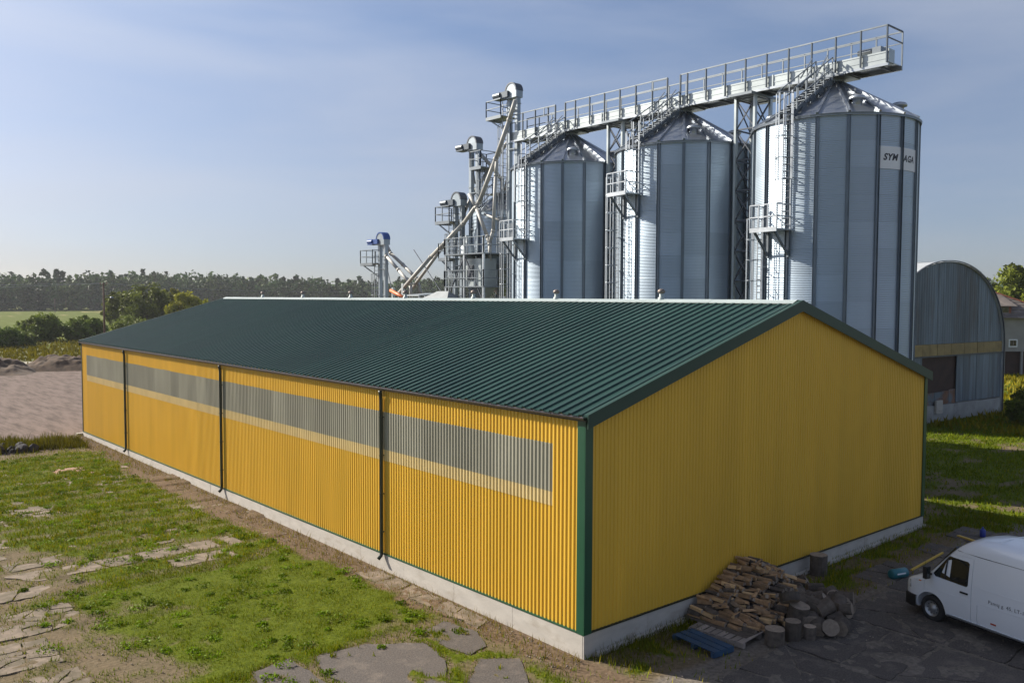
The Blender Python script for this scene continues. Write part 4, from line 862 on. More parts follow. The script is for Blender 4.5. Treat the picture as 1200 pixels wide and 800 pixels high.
MB().add([(-1, -1, 8.6), (1, -1, 8.75), (1, 1, 8.75), (-1, 1, 8.6), (-1, -1, 8.68), (1, -1, 8.83), (1, 1, 8.83), (-1, 1, 8.68)], [(3, 2, 1, 0), (4, 5, 6, 7), (0, 1, 5, 4), (1, 2, 6, 5), (2, 3, 7, 6), (3, 0, 4, 7)]).build('roof', 'conveyor_steel', rf)
for sx in (-.9, .9):
    for sy in (-.9, .9): MB().beam((sx, sy, 0), (sx, sy, 8.65), .1).build('post', 'galvanised', rf)

# ------------------------------------------------------------------ arched hangar
HP = Vector((48.0, 11.1, 0)); HA = math.atan2(-1.06, 9.6); HWd = 7.75; HS = 5.3; HT = 11.15; HL = 34
hg = empty('arched_hangar', HP, HA); tag(hg, 'old arched metal hangar with blue grey front and dark doorway', 'hangar')
def arch(x):
    return HS+(HT-HS)*math.sqrt(max(0, 1-(abs(x)/HWd)**2.1))
def arch_front(x0, x1, zb):
    n = 6; xs_ = [x0+(x1-x0)*k/n for k in range(n+1)]; return xs_, [arch(x) for x in xs_]
ncol = 17; cwid = 2*HWd/ncol
for i in range(ncol):                       # upper cladding sheets above the ochre band
    x0 = -HWd+i*cwid; xs_, zt = arch_front(x0, x0+cwid, 0); o = random.uniform(-.012, .012); b_ = MB(); n = len(xs_)
    b_.add([(x, o-.012*(k % 2), 5.42) for k, x in enumerate(xs_)]+[(x, o-.012*(k % 2), max(z-.03, 5.43)) for k, x in enumerate(zip(xs_)) for x, z in [(xs_[k], zt[k])]], [(k, k+1, n+k+1, n+k) for k in range(n-1)])
    b_.build('cladding_sheet', 'old_cladding', hg)
    b_ = MB().box((x0+.01, -.05+o, 4.62), (x0+cwid-.01, .0, 5.40)); b_.build('band_board', 'ochre_band', hg)
    xm = x0+cwid/2
    if -3.3 < xm < 1.3:      # doorway with a low rusty barrier
        MB().box((x0+.01, .05+o, 1.15), (x0+cwid-.01, .10+o, random.uniform(2.0, 2.3))).build('barrier_sheet', 'rusty_sheet', hg)
    else: MB().box((x0+.004, -.02+o, 1.2), (x0+cwid-.004, .03+o, 4.60)).build('cladding_sheet', 'old_cladding', hg)
MB().box((-3.9, .14, .9), (1.9, .22, 4.62)).build('door_leaf', 'dark_door_and_recess', hg)
MB().box((-HWd-.1, -.12, 4.52), (HWd+.02, -.06, 4.61)).build('lintel_rail', 'dark_steel', hg)
for i in range(5): MB().box((-HWd-.15+i*3.1, -.10, -.5), (-HWd-.15+i*3.1+3.08, .4, 1.12+.03*(i % 2))).build('base_block', 'rough_concrete', hg)
MB().box((-1.6, -.25, .6), (-.8, -.11, 1.5)).build('board_patch', 'plinth_concrete', hg)
na = 26
for k in range(22):                          # roof sheets along the length, each an arched strip with a lap
    y0 = -.15+k*HL/22; y1 = y0+HL/22+.04; b_ = MB(); pr = [(-HWd, .0), (-HWd, 2.6)]+[(-HWd*math.cos(math.pi*q/na), 0) for q in range(0)]
    pts = [(-HWd, 0), (-HWd, 2.6), (-HWd, HS)]+[(-HWd*math.cos(math.pi*q/na), arch(-HWd*math.cos(math.pi*q/na))) for q in range(1, na)]+[(HWd, HS), (HWd, 2.6), (HWd, 0)]
    dz = .018*(k % 2); n = len(pts); b_.add([(x*1.002, y0, z+dz) for x, z in pts]+[(x*1.002, y1, z+dz) for x, z in pts], [(q, q+1, n+q+1, n+q) for q in range(n-1)]); b_.build('arch_sheet', 'old_arch_roof', hg)
b_ = MB(); pts = [(HWd*1.012, 0), (HWd*1.012, HS)]+[(HWd*1.01*math.cos(math.pi*q/30), arch(HWd*math.cos(math.pi*q/30))+.06) for q in range(1, 30)]+[(-HWd*1.012, HS), (-HWd*1.012, 0)]
for q in range(len(pts)-1): b_.beam((pts[q][0], -.16, pts[q][1]), (pts[q+1][0], -.16, pts[q+1][1]), .12, .06)
b_.build('edge_strip', 'dark_steel', hg)
MB().tube([(3.4, 2, 10.3), (5.3, 2, 11.0)], .03, 5).build('bent_rod', 'dark_steel', hg)
# ------------------------------------------------------------------ old farm building on the right
fh = empty('farm_building', (90.9, 23.4, 0), R(-41)); tag(fh, 'old pale rendered farm building with sagging hipped slate roof', 'building')
MB().box((-9, 0, 2.6), (8, 9.5, 6.55)).build('wall', 'limewash_wall', fh)
MB().box((-8.9, .35, 0), (7.9, 9.2, 2.6)).build('open_base_shade', 'dark_door_and_recess', fh)  # dark box paints in the shade of the open base behind the posts
for i in range(9): MB().box((-8.8+i*2.05, -.02, 0), (-8.6+i*2.05, .22, 2.6)).build('post', 'limewash_wall', fh)
for x in (-5.2, -1.6, .5, 2.5, 5.6):
    wf = MB().box((x-.5, -.06, 3.1), (x+.5, .0, 4.0)).build('window_frame', 'sign_white', fh); MB().box((x-.36, -.085, 3.24), (x+.36, -.055, 3.88)).build('pane', 'glass_dark', wf); MB().box((x-.03, -.10, 3.22), (x+.03, -.08, 3.9)).build('glazing_bar', 'grey_wood', wf)
NCs = 13; RX0, RX1, RZ0, RZ1 = -9.6, 8.6, 6.4, 10.2
for i in range(NCs):                       # slate courses trimmed by the hip, each a little out of true
    t0, t1 = i/NCs, (i+1.12)/NCs; y0, y1 = -.6+5.4*t0, -.6+5.4*t1; z0, z1 = RZ0+(RZ1-RZ0)*t0, RZ0+(RZ1-RZ0)*t1; e0, e1 = RX1-8.3*t0, RX1-8.3*min(t1, 1)
    cuts = sorted([RX0]+[RX0+(e0-RX0)*(k+random.uniform(-.2, .2))/9 for k in range(1, 9)]+[min(e0, e1)])
    for k in range(9):
        xa, xb = cuts[k]+.01, cuts[k+1]-.01; xt = xb if k < 8 else e1; xl = xb if k < 8 else e0; o = random.uniform(-.02, .035)
        MB().add([(xa, y0, z0+o), (xl, y0, z0+o), (xt, y1, z1+o), (xa, y1, z1+o), (xa, y0, z0+o+.07), (xl, y0, z0+o+.07), (xt, y1, z1+o+.02), (xa, y1, z1+o+.02)], [(3, 2, 1, 0), (4, 5, 6, 7), (0, 1, 5, 4), (1, 2, 6, 5), (2, 3, 7, 6), (3, 0, 4, 7)]).build('slate_course', 'slate_roof', fh)
MB().add([(RX1, -.6, RZ0), (RX1, 10.2, RZ0), (.3, 4.8, RZ1), (RX0, 10.2, RZ0), (RX0, 4.8, RZ1)], [(0, 1, 2), (1, 3, 4, 2)]).build('rear_slope', 'slate_roof', fh)
MB().beam((RX1, -.62, RZ0+.08), (.3, 4.8, RZ1+.10), .34, .14).build('hip_tile', 'brick_red', fh); MB().beam((.3, 4.8, RZ1+.08), (RX0, 4.8, RZ1+.08), .34, .14).build('ridge_tile', 'brick_red', fh)
dm = MB().box((-5.5, .2, 6.9), (2.3, 2.9, 7.75)).build('dormer', 'brick_red', fh)
for x in (-4.4, -2.4, -.4, .6, 1.6): MB().box((x-.36, .14, 7.05), (x+.36, .19, 7.62)).build('pane', 'glass_dark', dm); MB().box((x-.42, .17, 6.98), (x+.42, .198, 7.69)).build('frame', 'grey_wood', dm)
for k in range(8): MB().add([(-6.2+k*1.12, -.3, 7.72), (-5.1+k*1.12, -.3, 7.72), (-5.1+k*1.12, 3.6, 9.25), (-6.2+k*1.12, 3.6, 9.25), (-6.2+k*1.12, -.3, 7.80), (-5.1+k*1.12, -.3, 7.80), (-5.1+k*1.12, 3.6, 9.33), (-6.2+k*1.12, 3.6, 9.33)], [(3, 2, 1, 0), (4, 5, 6, 7), (0, 1, 5, 4), (1, 2, 6, 5), (2, 3, 7, 6), (3, 0, 4, 7)]).build('dormer_roof_sheet', 'slate_roof', dm)
# ------------------------------------------------------------------ trees and bushes
def tree(name, label, cat, loc, h, rx, nleaf, size, tint, base=.25, group=None, ncl=110, trunk=True, lean=0.):
    e = empty(name, loc); tag(e, label, cat, group)
    cs = crown_points(h*base, h*.96, rx, ncl); rads = rng.uniform(.10, .34, ncl)*rx
    V, F_, T = leaf_cloud(int(nleaf*1.5), cs, rads, size*.9, tint, .4); inst('crown', np_mesh('crown', V, F_, 'leaf', T), e)
    if trunk:
        b_ = MB(); r0 = max(.05, h*.018); b_.tube([(0, 0, -.2), (.1*lean, 0, h*.3), (.2*lean, .05, h*.55), (.1, 0, h*.8)], [r0*1.3, r0, r0*.6, r0*.2], 8)
        for q in range(9):
            p = cs[rng.integers(len(cs))]; z0 = h*(base*.8+.35*rng.random()); b_.tube([(0, 0, z0), (p[0]*.5, p[1]*.5, (z0+p[2])/2+.1*h*.3), tuple(p)], [r0*.45, r0*.3, r0*.1], 5)
        b_.build('trunk', 'trunk_bark', e, smooth=True)
    return e
for nm_, lab, cat, loc, h, rx, nl_, sz, ti, ba in [
    ('round_bush', 'large round green bush at the edge of the field', 'bush', (23.9, 165.6, 0), 5.4, 3.86, 5200, 0.26, (1.1, 1.15, 0.75), 0.04),
    ('spreading_bush', 'spreading bush right beside the wooden pole', 'bush', (31.2, 163.2, 0), 4.7, 3.76, 4800, 0.26, (1.0, 1.1, 0.75), 0.03),
    ('low_shrub', 'low grey green shrub in front of the large round bush', 'bush', (18.0, 152.1, 0), 2.6, 2.93, 2600, 0.24, (1.05, 1.05, 1.1), 0.03),
    ('willow_shrub', 'pale willow shrub behind the warehouse corner', 'bush', (33.6, 143.8, 0), 5.0, 3.31, 2600, 0.26, (1.5, 1.45, 1.7), 0.05),
    ('field_shrub', 'dark low shrub at the left edge of the meadow', 'bush', (14.6, 147.2, 0), 3.4, 2.81, 2600, 0.24, (0.8, 0.95, 0.8), 0.03),
    ('broad_tree', 'broad tree with dark lower boughs behind the warehouse corner', 'tree', (54.3, 198.9, 0), 11.8, 5.56, 8000, 0.34, (1.15, 1.1, 0.7), 0.12),
    ('slim_tree', 'slim olive green tree right behind the wooden pole', 'tree', (52.1, 214.1, 0), 10.2, 3.67, 4500, 0.34, (1.25, 1.15, 0.7), 0.15),
    ('olive_tree', 'tall olive tree beside the broad tree', 'tree', (65.4, 215.8, 0), 11.4, 4.07, 5200, 0.36, (1.5, 1.2, 0.7), 0.15),
    ('yellowing_tree', 'yellowing round tree behind the roof slope', 'tree', (59.3, 187.9, 0), 9.9, 4.02, 4800, 0.34, (2.2, 1.75, 0.55), 0.12),
    ('small_tree', 'small yellow green tree low behind the roof', 'tree', (65.2, 189.4, 0), 7.9, 2.47, 2600, 0.34, (2.0, 1.7, 0.6), 0.1),
    ('leafy_tree', 'large leafy tree behind the farm building', 'tree', (134.2, 36.1, 0), 14.2, 5.96, 15000, 0.3, (1.2, 1.15, 0.6), 0.1),
    ('side_tree', 'bright green tree at the end of the farm building', 'tree', (118.0, 27.6, 0), 11.2, 2.37, 5000, 0.28, (1.6, 1.5, 0.55), 0.12),
    ('back_tree', 'smaller tree between the hangar and the leafy tree', 'tree', (136.3, 40.9, 0), 12.7, 2.81, 5200, 0.3, (1.1, 1.1, 0.6), 0.1),
    ('yard_bush', 'dark leafy bush at the corner of the arched hangar', 'bush', (50.3, 6.7, 0), 2.5, 1.35, 4200, 0.085, (1.0, 1.05, 0.7), 0.02)]: tree(nm_, lab, cat, loc, h, rx, nl_, sz, ti, ba)
# far wood: one mass of many trees
fv, ff, ft = [], [], []; off = 0
D0 = 600
for row in range(5):
    a = -6.0+row*.2
    while a < 84:
        d_ = D0+row*13+rng.uniform(-6, 6)-18*math.sin(a*.21)-25*math.sin(a*.07+1); x = -14.3+d_*math.sin(R(a)); y = -13.7+d_*math.cos(R(a))
        hh = (21+2.0*math.sin(a*.33+1.2)+rng.uniform(-2.4, 2.4)+row*.9)*(1-.10*(a > 25)*(min(a, 45)-25)/20); con = rng.random() < .25
        w_ = hh*rng.uniform(.16, .22) if con else hh*rng.uniform(.20, .30)
        if con: zz = rng.random(26)**.8; cs = np.stack([rng.normal(0, .42, 26)*w_*(1.08-zz), rng.normal(0, .42, 26)*w_*(1.08-zz), hh*(.12+.88*zz)], 1); rd = w_*.34*(1.15-zz)
        else: cs = crown_points(hh*.02, hh*.95, w_, 30, .5); rd = rng.uniform(.30, .55, 30)*w_
        bl = rng.random(); ti = np.array([.75, .88, 1.0]) if con else (np.array([1.25, 1.05, .75]) if bl < .25 else np.array([1., 1., .85]))
        ti = ti*rng.uniform(.6, 1.5)
        V, F_, T = leaf_cloud(440 if row < 2 else 240, cs, rd, .95 if row < 2 else 1.6, ti, .4); V += np.array([x, y, 0]); fv.append(V); ff.append(F_+off); ft.append(T); off += len(V)
        if row == 0:
            cs = np.stack([rng.normal(0, 3, 9), rng.normal(0, 3, 9), rng.uniform(.5, 6, 9)], 1); V, F_, T = leaf_cloud(150, cs, rng.uniform(1, 2.4, 9), 1.0, ti*np.array([.9, 1., .9]), .4); V += np.array([x, y, 0]); fv.append(V); ff.append(F_+off); ft.append(T); off += len(V)
        a += rng.uniform(.34, .62) if row < 3 else rng.uniform(.5, .85)
fo = link(bpy.data.objects.new('forest', np_mesh('forest', np.concatenate(fv), np.concatenate(ff), 'leaf_far', np.concatenate(ft))))
tag(fo, 'long dark belt of mixed woodland along the horizon beyond the fields', 'forest', kind='stuff')
# ------------------------------------------------------------------ utility poles and wires
def upole(loc, h, label, lamp=True, arms=1):
    e = empty('utility_pole', loc); tag(e, label, 'pole')
    MB().tube([(0, 0, -.3), (0, 0, h)], [.17, .11], 10).build('post', 'pole_wood', e, True)
    for k in range(arms):
        z = h-.25-k*.75; MB().beam((-.45, .15, z), (.45, -.15, z), .10).build('cross_arm', 'pole_wood', e)
        for s_ in (-.4, .4): MB().lathe([(.03, 0), (.03, .08), (.075, .1), (.06, .2), (.001, .24)], (s_, -.33*s_, z+.05), 8).build('insulator', 'porcelain', e, True)
    if lamp:
        l_ = MB().beam((0, 0, h-2.1), (.75, -.62, h-2.0), .07).build('lamp_arm', 'frame_steel', e); MB().lathe([(.001, .16), (.2, .1), (.30, -.08), (.001, -.12)], (.85, -.7, h-2.1), 12).build('lamp_head', 'frame_steel', l_, True)
    return e
UP = (21.0, 113.7); UPH = 10.41
upole((UP[0], UP[1], 0), UPH, 'wooden pole with a street lamp beside the warehouse corner')
upole((97.0, 474.0, 0), 7.2, 'thin far pole standing alone on the tan strip', lamp=False)
upole((109.2, 503.2, 0), 6.6, 'fainter far pole nearer the wood edge', lamp=False)

def wire(p, q, sag, label):
    p = Vector(p); q = Vector(q); pts = [p.lerp(q, k/16)-Vector((0, 0, sag*4*(k/16)*(1-k/16))) for k in range(17)]
    tag(MB().tube(pts, .022, 4).build('overhead_wire', 'frame_steel'), label, 'wire', 'wires from the wooden pole')
wire((UP[0]-.4, UP[1]+.13, UPH-.1), (UP[0]-78, UP[1]+52, UPH-.4), .6, 'upper overhead wire running from the wooden pole across the field')
wire((UP[0]+.4, UP[1]-.13, UPH-.1), (UP[0]-77, UP[1]+51, UPH-.6), 1.1, 'lower overhead wire running from the wooden pole across the field')
wire((UP[0]+.4, UP[1]-.13, UPH-.1), (UP[0]+45, UP[1]-30, UPH-.2), 1.0, 'overhead wire from the wooden pole towards the elevators')

# ------------------------------------------------------------------ white van
VH = math.atan2(.97, .24); VO = (8.62+.93*.97-.0, -4.40-.93*.24, 0)
van = empty('van', VO, VH); tag(van, 'white panel van parked in the shade before the yellow gable', 'van')
def sect(zb, zt, w_, tum):
    H = zt-zb
    q = [(0.0, .90), (.03, .965), (.12, 1.0), (.30, 1.0), (.46, 1-.006*tum), (.60, 1-.035*tum), (.75, 1-.075*tum), (.86, 1-.11*tum-.01), (.93, 1-.15*tum-.035), (.972, 1-.20*tum-.09), (.992, 1-.28*tum-.18), (1.0, .55-.1*tum)]
    half = [(f*w_, zb+a*H) for a, f in q]; half.append((0, zt+.035*w_)); 
    return [(0, zb)]+half, half
ST = [(.90, .42, .74, .60, 0), (.865, .34, .86, .74, 0), (.78, .30, .965, .84, 0), (.62, .28, 1.04, .915, 0), (.40, .28, 1.12, .955, .02), (.18, .28, 1.22, .965, .08), (.02, .28, 1.42, .967, .25), (-.18, .28, 1.68, .968, .55), (-.42, .28, 1.98, .968, .82), (-.62, .28, 2.18, .968, .95), (-.85, .28, 2.33, .968, 1), (-1.15, .28, 2.43, .968, 1.0), (-1.6, .28, 2.48, .968, 1.0), (-2.6, .28, 2.50, .968, 1.0), (-4.2, .28, 2.50, .968, 1.0), (-4.42, .30, 2.46, .955, 1.0), (-4.5, .34, 2.38, .93, 1.0)]
vs = []; nring = None
for x, zb, zt, w_, tm_ in ST:
    ring, half = sect(zb, zt, w_, tm_); pts = [(y, z) for y, z in ring]+[(-y, z) for y, z in ring[-2:0:-1]]
    nring = len(pts); vs += [(x, y, z) for y, z in pts]
fs = [(i*nring+k, (i+1)*nring+k, (i+1)*nring+(k+1) % nring, i*nring+(k+1) % nring) for i in range(len(ST)-1) for k in range(nring)]
fs += [tuple(range(nring)), tuple((len(ST)-1)*nring+k for k in range(nring))[::-1]]
bm_ = MB().add(vs, fs).mesh('van_white', False, 'van_body')
def sidey(x, z, s_=1):
    """outer half width of the body at (x, z)"""
    for i in range(len(ST)-1):
        if ST[i][0] >= x >= ST[i+1][0]:
            t_ = (ST[i][0]-x)/(ST[i][0]-ST[i+1][0]); r0, _ = sect(*ST[i][1:]); r1, _ = sect(*ST[i+1][1:]); rr = [(a[0]*(1-t_)+b[0]*t_, a[1]*(1-t_)+b[1]*t_) for a, b in zip(r0, r1)]
            for a, b in zip(rr[1:], rr[2:]):
                if a[1] <= z <= b[1]+1e-6: u = (z-a[1])/max(b[1]-a[1], 1e-6); return a[0]*(1-u)+b[0]*u
    return .9
def skin(poly, dout, din, s_=1, sub=.08):
    """a thin shell that follows the body side over a polygon given in (x, z)"""
    pts = []
    for i in range(len(poly)):
        a, b = poly[i], poly[(i+1) % len(poly)]; n = max(1, int(math.hypot(b[0]-a[0], b[1]-a[1])/sub))
        for k in range(n): pts.append((a[0]+(b[0]-a[0])*k/n, a[1]+(b[1]-a[1])*k/n))
    n = len(pts); o = [(x, s_*(sidey(x, z)+dout), z) for x, z in pts]; i_ = [(x, s_*(sidey(x, z)-din), z) for x, z in pts]
    f = [tuple(range(n)) if s_ < 0 else tuple(range(n))[::-1], tuple(range(n, 2*n))[::-1] if s_ < 0 else tuple(range(n, 2*n))]+[(k, (k+1) % n, n+(k+1) % n, n+k) for k in range(n)]
    return o+i_, f
def fixn(me):
    b_ = bmesh.new(); b_.from_mesh(me); bmesh.ops.remove_doubles(b_, verts=b_.verts, dist=1e-5); bmesh.ops.recalc_face_normals(b_, faces=b_.faces); b_.to_mesh(me); b_.free()
def cut1(me, cm_, solver):
    o = bpy.data.objects.new('tmp', me); C.objects.link(o); c = bpy.data.objects.new('cut', cm_); C.objects.link(c)
    md = o.modifiers.new('b', 'BOOLEAN'); md.object = c; md.operation = 'DIFFERENCE'; md.solver = solver
    dg = bpy.context.evaluated_depsgraph_get(); r_ = bpy.data.meshes.new_from_object(o.evaluated_get(dg))
    bpy.data.objects.remove(c); bpy.data.objects.remove(o); return r_
def cut(me, cutters):
    fixn(me)
    for cm_ in cutters:
        fixn(cm_)
        for solver in ('EXACT', 'FAST'):
            r_ = cut1(me, cm_, solver)
            if len(r_.vertices) > len(me.vertices)*.9: me = r_; break
    return me
WIN = [(-.02, 1.30), (-.06, 1.36), (-.36, 1.80), (-.43, 1.86), (-.98, 1.86), (-1.03, 1.82), (-1.03, 1.27), (-.98, 1.22), (-.09, 1.24)]
cutters = []
for s_ in (1, -1):
    for xc in (0, -3.2): cutters.append(MB().tube([(xc, s_*.60, .36), (xc, s_*1.2, .36)], .425, 32).mesh(None))
    cutters.append(MB().add(*skin(WIN, .1, .028, s_)).mesh(None))
    for (xa, za), (xb, zb_) in ([(.20, .50), (.20, 1.13)], [(-1.13, .35), (-1.13, 1.96)], [(.195, 1.155), (-.49, 1.935)], [(-.52, 1.95), (-1.11, 1.975)], [(-1.30, .36), (-1.30, .86)], [(.58, .985), (.22, 1.03)]):
        L_ = math.hypot(xb-xa, zb_-za); ux, uz = -(zb_-za)/L_*.007, (xb-xa)/L_*.007
        cutters.append(MB().add(*skin([(xa+ux, za+uz), (xb+ux, zb_+uz), (xb-ux, zb_-uz), (xa-ux, za-uz)], .05, .014, s_)).mesh(None))
body_me = cut(bm_, cutters); body_me.materials.clear(); body_me.materials.append(MATS['van_white'])
body_me.polygons.foreach_set('use_smooth', [True]*len(body_me.polygons)); body_me.set_sharp_from_angle(angle=R(28)); bd = inst('body', body_me, van)
for s_ in (1, -1):
    dw = MB().add(*skin([(x*.995-.003, 1.55+(z-1.55)*.985) for x, z in WIN], -.020, .026, s_)).build('door_window', 'glass_dark', van)
    MB().add(*skin([(-.34, 1.25), (-.36, 1.78), (-.40, 1.82), (-.385, 1.25)], -.012, .02, s_)).build('quarter_light_bar', 'van_black', dw)
    MB().add(*skin([(-.84, 1.045), (-.84, 1.085), (-1.05, 1.085), (-1.05, 1.045)], .035, -.01, s_)).build('door_handle', 'van_black', van)
    for xc, nm_ in ((0, 'wheel'), (-3.2, 'wheel')):
        wl = empty(nm_); wl.parent = van; wl.location = (xc, s_*.80, .345)
        ty = [(.19, -.10), (.27, -.112), (.325, -.10), (.345, -.06), (.345, .06), (.325, .10), (.27, .112), (.205, .10), (.195, .06)]
        b_ = MB().lathe(ty+[ty[0]], n=30); b_.v = [(x, z, y) for x, y, z in b_.v]; b_.build('tyre', 'rubber', wl, True)
        o = .06*s_; rim = [(.001, o+.035*s_), (.05, o+.035*s_), (.065, o+.02*s_), (.07, o), (.12, o+.005*s_), (.165, o-.03*s_), (.185, o+.03*s_), (.205, o+.045*s_)]
        b_ = MB().lathe(rim, n=30); b_.v = [(x, z, y) for x, y, z in b_.v]; b_.build('rim', 'wheel_steel', wl, True)
        b_ = MB()
        for k in range(10): a = 2*math.pi*k/10; c = Vector((.143*math.cos(a), o+.0*s_, .143*math.sin(a))); b_.tube([c-Vector((0, .004, 0)), c+Vector((0, .012*s_, 0))], .015, 8)
        b_.build('rim_holes', 'van_black', wl)['kind'] = 'stuff'
    MB().add(*skin([(-.48, .335), (-.48, .375), (-2.75, .375), (-2.75, .335)], .045, -.0, s_)).build('side_step', 'galvanised', van)
    MB().add(*skin([(-.50, .27), (-.50, .37), (-2.72, .37), (-2.72, .27)], .006, .03, s_)).build('sill', 'van_black', van)
    mr = MB().beam((.02, s_*.93, 1.27), (.02, s_*1.06, 1.30), .05).box((-.03, min(s_*1.03, s_*1.20), 1.18), (.075, max(s_*1.03, s_*1.20), 1.50)).build('wing_mirror', 'van_black', van)
    MB().box((-.04, min(s_*1.05, s_*1.18), 1.22), (-.031, max(s_*1.05, s_*1.18), 1.46)).build('mirror_glass', 'glass_dark', mr)
    MB().add(*skin([(.30, .995), (.30, 1.025), (.37, 1.025), (.37, .995)], .008, .01, s_)).build('side_repeater', 'lamp_amber', van)
    MB().add(*skin([(-1.66, .50), (-1.66, .54), (-1.80, .54), (-1.80, .50)], .008, .01, s_)).build('side_marker', 'lamp_red', van)
    MB().add(*skin([(.615, .74), (.65, .94), (.80, .90), (.84, .74)], .012, .04, s_)).build('headlight', 'lamp_clear', van)
    for zz in (.92, 1.30): MB().add(*skin([(-1.34, zz), (-1.34, zz+.012), (-4.3, zz+.012), (-4.3, zz)], .006, .01, s_)).build('swage_line', 'van_white', van)
    MB().add(*skin([(.0, .90), (.0, .915), (-1.11, .915), (-1.11, .90)], .006, .01, s_)).build('swage_line', 'van_white', van)
    MB().add(*skin([(-.62, 2.045), (-.62, 2.06), (-4.3, 2.06), (-4.3, 2.045)], .004, .01, s_)).build('roof_gutter', 'van_black', van)
# front bumper wraps the nose
b_ = MB(); pr = [(.42, .965), (.62, .945), (.80, .86), (.92, .66), (.955, .35), (.965, 0)]; pts = pr+[(x, -y) for x, y in pr[-2::-1]]; n = len(pts)
b_.add([(x, y+(.025 if y > 0 else -.025 if y < 0 else 0), z) for z in (.27, .40, .58) for x, y in pts]+[(x-.09, y*.93, z) for z in (.27, .58) for x, y in pts], [(r_*n+k, r_*n+k+1, (r_+1)*n+k+1, (r_+1)*n+k) for r_ in range(2) for k in range(n-1)]+[(2*n+k, 2*n+k+1, 4*n+k+1, 4*n+k) for k in range(n-1)]+[(k+1, k, 3*n+k, 3*n+k+1) for k in range(n-1)])
b_.build('front_bumper', 'van_black', van)
MB().add([(.165, -.78, 1.26), (.165, .78, 1.26), (-.49, .70, 2.09), (-.49, -.70, 2.09), (.13, -.78, 1.22), (.13, .78, 1.22), (-.53, .70, 2.05), (-.53, -.70, 2.05)], [(0, 1, 2, 3), (7, 6, 5, 4), (0, 4, 5, 1), (1, 5, 6, 2), (2, 6, 7, 3), (3, 7, 4, 0)]).build('windscreen', 'glass_dark', van)
MB().box((-1.62, -.62, 2.505), (-1.60, .62, 2.513)).box((-2.9, -.62, 2.522), (-2.88, .62, 2.528)).build('roof_rib', 'van_white', van)
cu = bpy.data.curves.new('letters', 'FONT'); cu.body = 'Pamų g. 45, LT-11371 V'; cu.size = .125; cu.resolution_u = 2; cu.space_character = 1.05
to = bpy.data.objects.new('letters', cu); link(to); dg = bpy.context.evaluated_depsgraph_get(); em = bpy.data.meshes.new_from_object(to.evaluated_get(dg)); bpy.data.objects.remove(to)
for v in em.vertices:
    x = -1.58-v.co.x; z = 1.0+v.co.y; v.co = (x, sidey(x, z)+.003, z)
em.materials.clear(); em.materials.append(MATS['black_ink']); inst('lettering', em, van)
# ------------------------------------------------------------------ pallets and firewood
def pallet(loc, rz, mat, label, nb=7, lx=1.2, ly=.9):
    e = empty('pallet', loc, rz); tag(e, label, 'pallet')
    for k in range(nb): MB().box((-lx/2, -ly/2+k*ly/nb+.012, .118), (lx/2, -ly/2+(k+1)*ly/nb-.028, .14)).build('slat', mat, e, loc=(random.uniform(-.01, .01), 0, 0), rot=(0, 0, random.uniform(-.01, .01)))
    for x in (-lx/2+.05, 0, lx/2-.05): MB().box((x-.05, -ly/2, .022), (x+.05, ly/2, .117)).build('bearer', mat, e); MB().box((x-.05, -ly/2, 0), (x+.05, ly/2, .021)).build('base_board', mat, e)
pallet((4.1, -1.35, .0), R(5), 'grey_wood', 'weathered grey wooden pallet half under the firewood', 8, 1.75, 1.55)
pallet((5.75, -.92, .0), R(2), 'grey_wood', 'weathered grey wooden pallet buried beneath the firewood heap', 8, 1.45, 1.4)
pallet((2.72, -1.42, .0), R(84), 'blue_wood', 'blue painted wooden pallet lying before the grey pallet', 3, 1.35, .72)
def wedge(w_, h, l_, kind):
    if kind == 0: pr = [(-w_/2, 0), (w_/2, 0), (w_*.28, h*.72), (0, h), (-w_*.3, h*.75)]
    elif kind == 1: pr = [(-w_/2, 0), (w_/2, .15*h), (w_*.42, h*.8), (-.1*w_, h), (-w_*.46, h*.7)]
    else: pr = [(-w_/2, .1*h), (w_*.2, 0), (w_/2, h*.35), (w_*.35, h*.9), (-w_*.35, h)]
    pr = [(a+random.uniform(-.008, .008), b+random.uniform(-.008, .008)) for a, b in pr]; n = len(pr)
    b_ = MB().add([(a, -l_/2+random.uniform(-.01, .01), b) for a, b in pr]+[(a*.96, l_/2+random.uniform(-.01, .01), b*.97) for a, b in pr], [tuple(range(n)), tuple(range(n, 2*n))[::-1]]+[(n+i, n+(i+1) % n, (i+1) % n, i) for i in range(n)])
    return b_
logm = []
for k in range(14):
    me_ = wedge(random.uniform(.085, .15), random.uniform(.07, .115), random.uniform(.30, .42), k % 3).mesh(('split_wood', 'split_wood', 'split_pale', 'bark')[k % 4], name='firewood_log')
    me_.materials.append(MATS['bark']); me_.materials.append(MATS['cut_end'])
    for p in me_.polygons:
        if p.index == 2: p.material_index = 1
        elif p.index < 2: p.material_index = 2 if k % 3 else 0
    logm.append(me_)
def heap(x, y):
    a = .18+1.02*max(0, min(1, (x-3.6)/2.6))**.9 if x < 6.2 else 1.2-.62*min(1, (x-6.2)/1.5)
    return a*(1-.72*max(0, min(1, (-y-.45)/1.75))**1.1)
LG = 'split firewood stacked against the gable'
def log(x, y, z, rz=0, ry=0, rx=0, lab='split log in a middle course of the firewood heap'):
    o = inst('firewood_log', random.choice(logm), None, (x, y, z), (rx, ry, rz)); tag(o, lab, 'log', LG)
cnt = 0; yb = -.34; row = 0
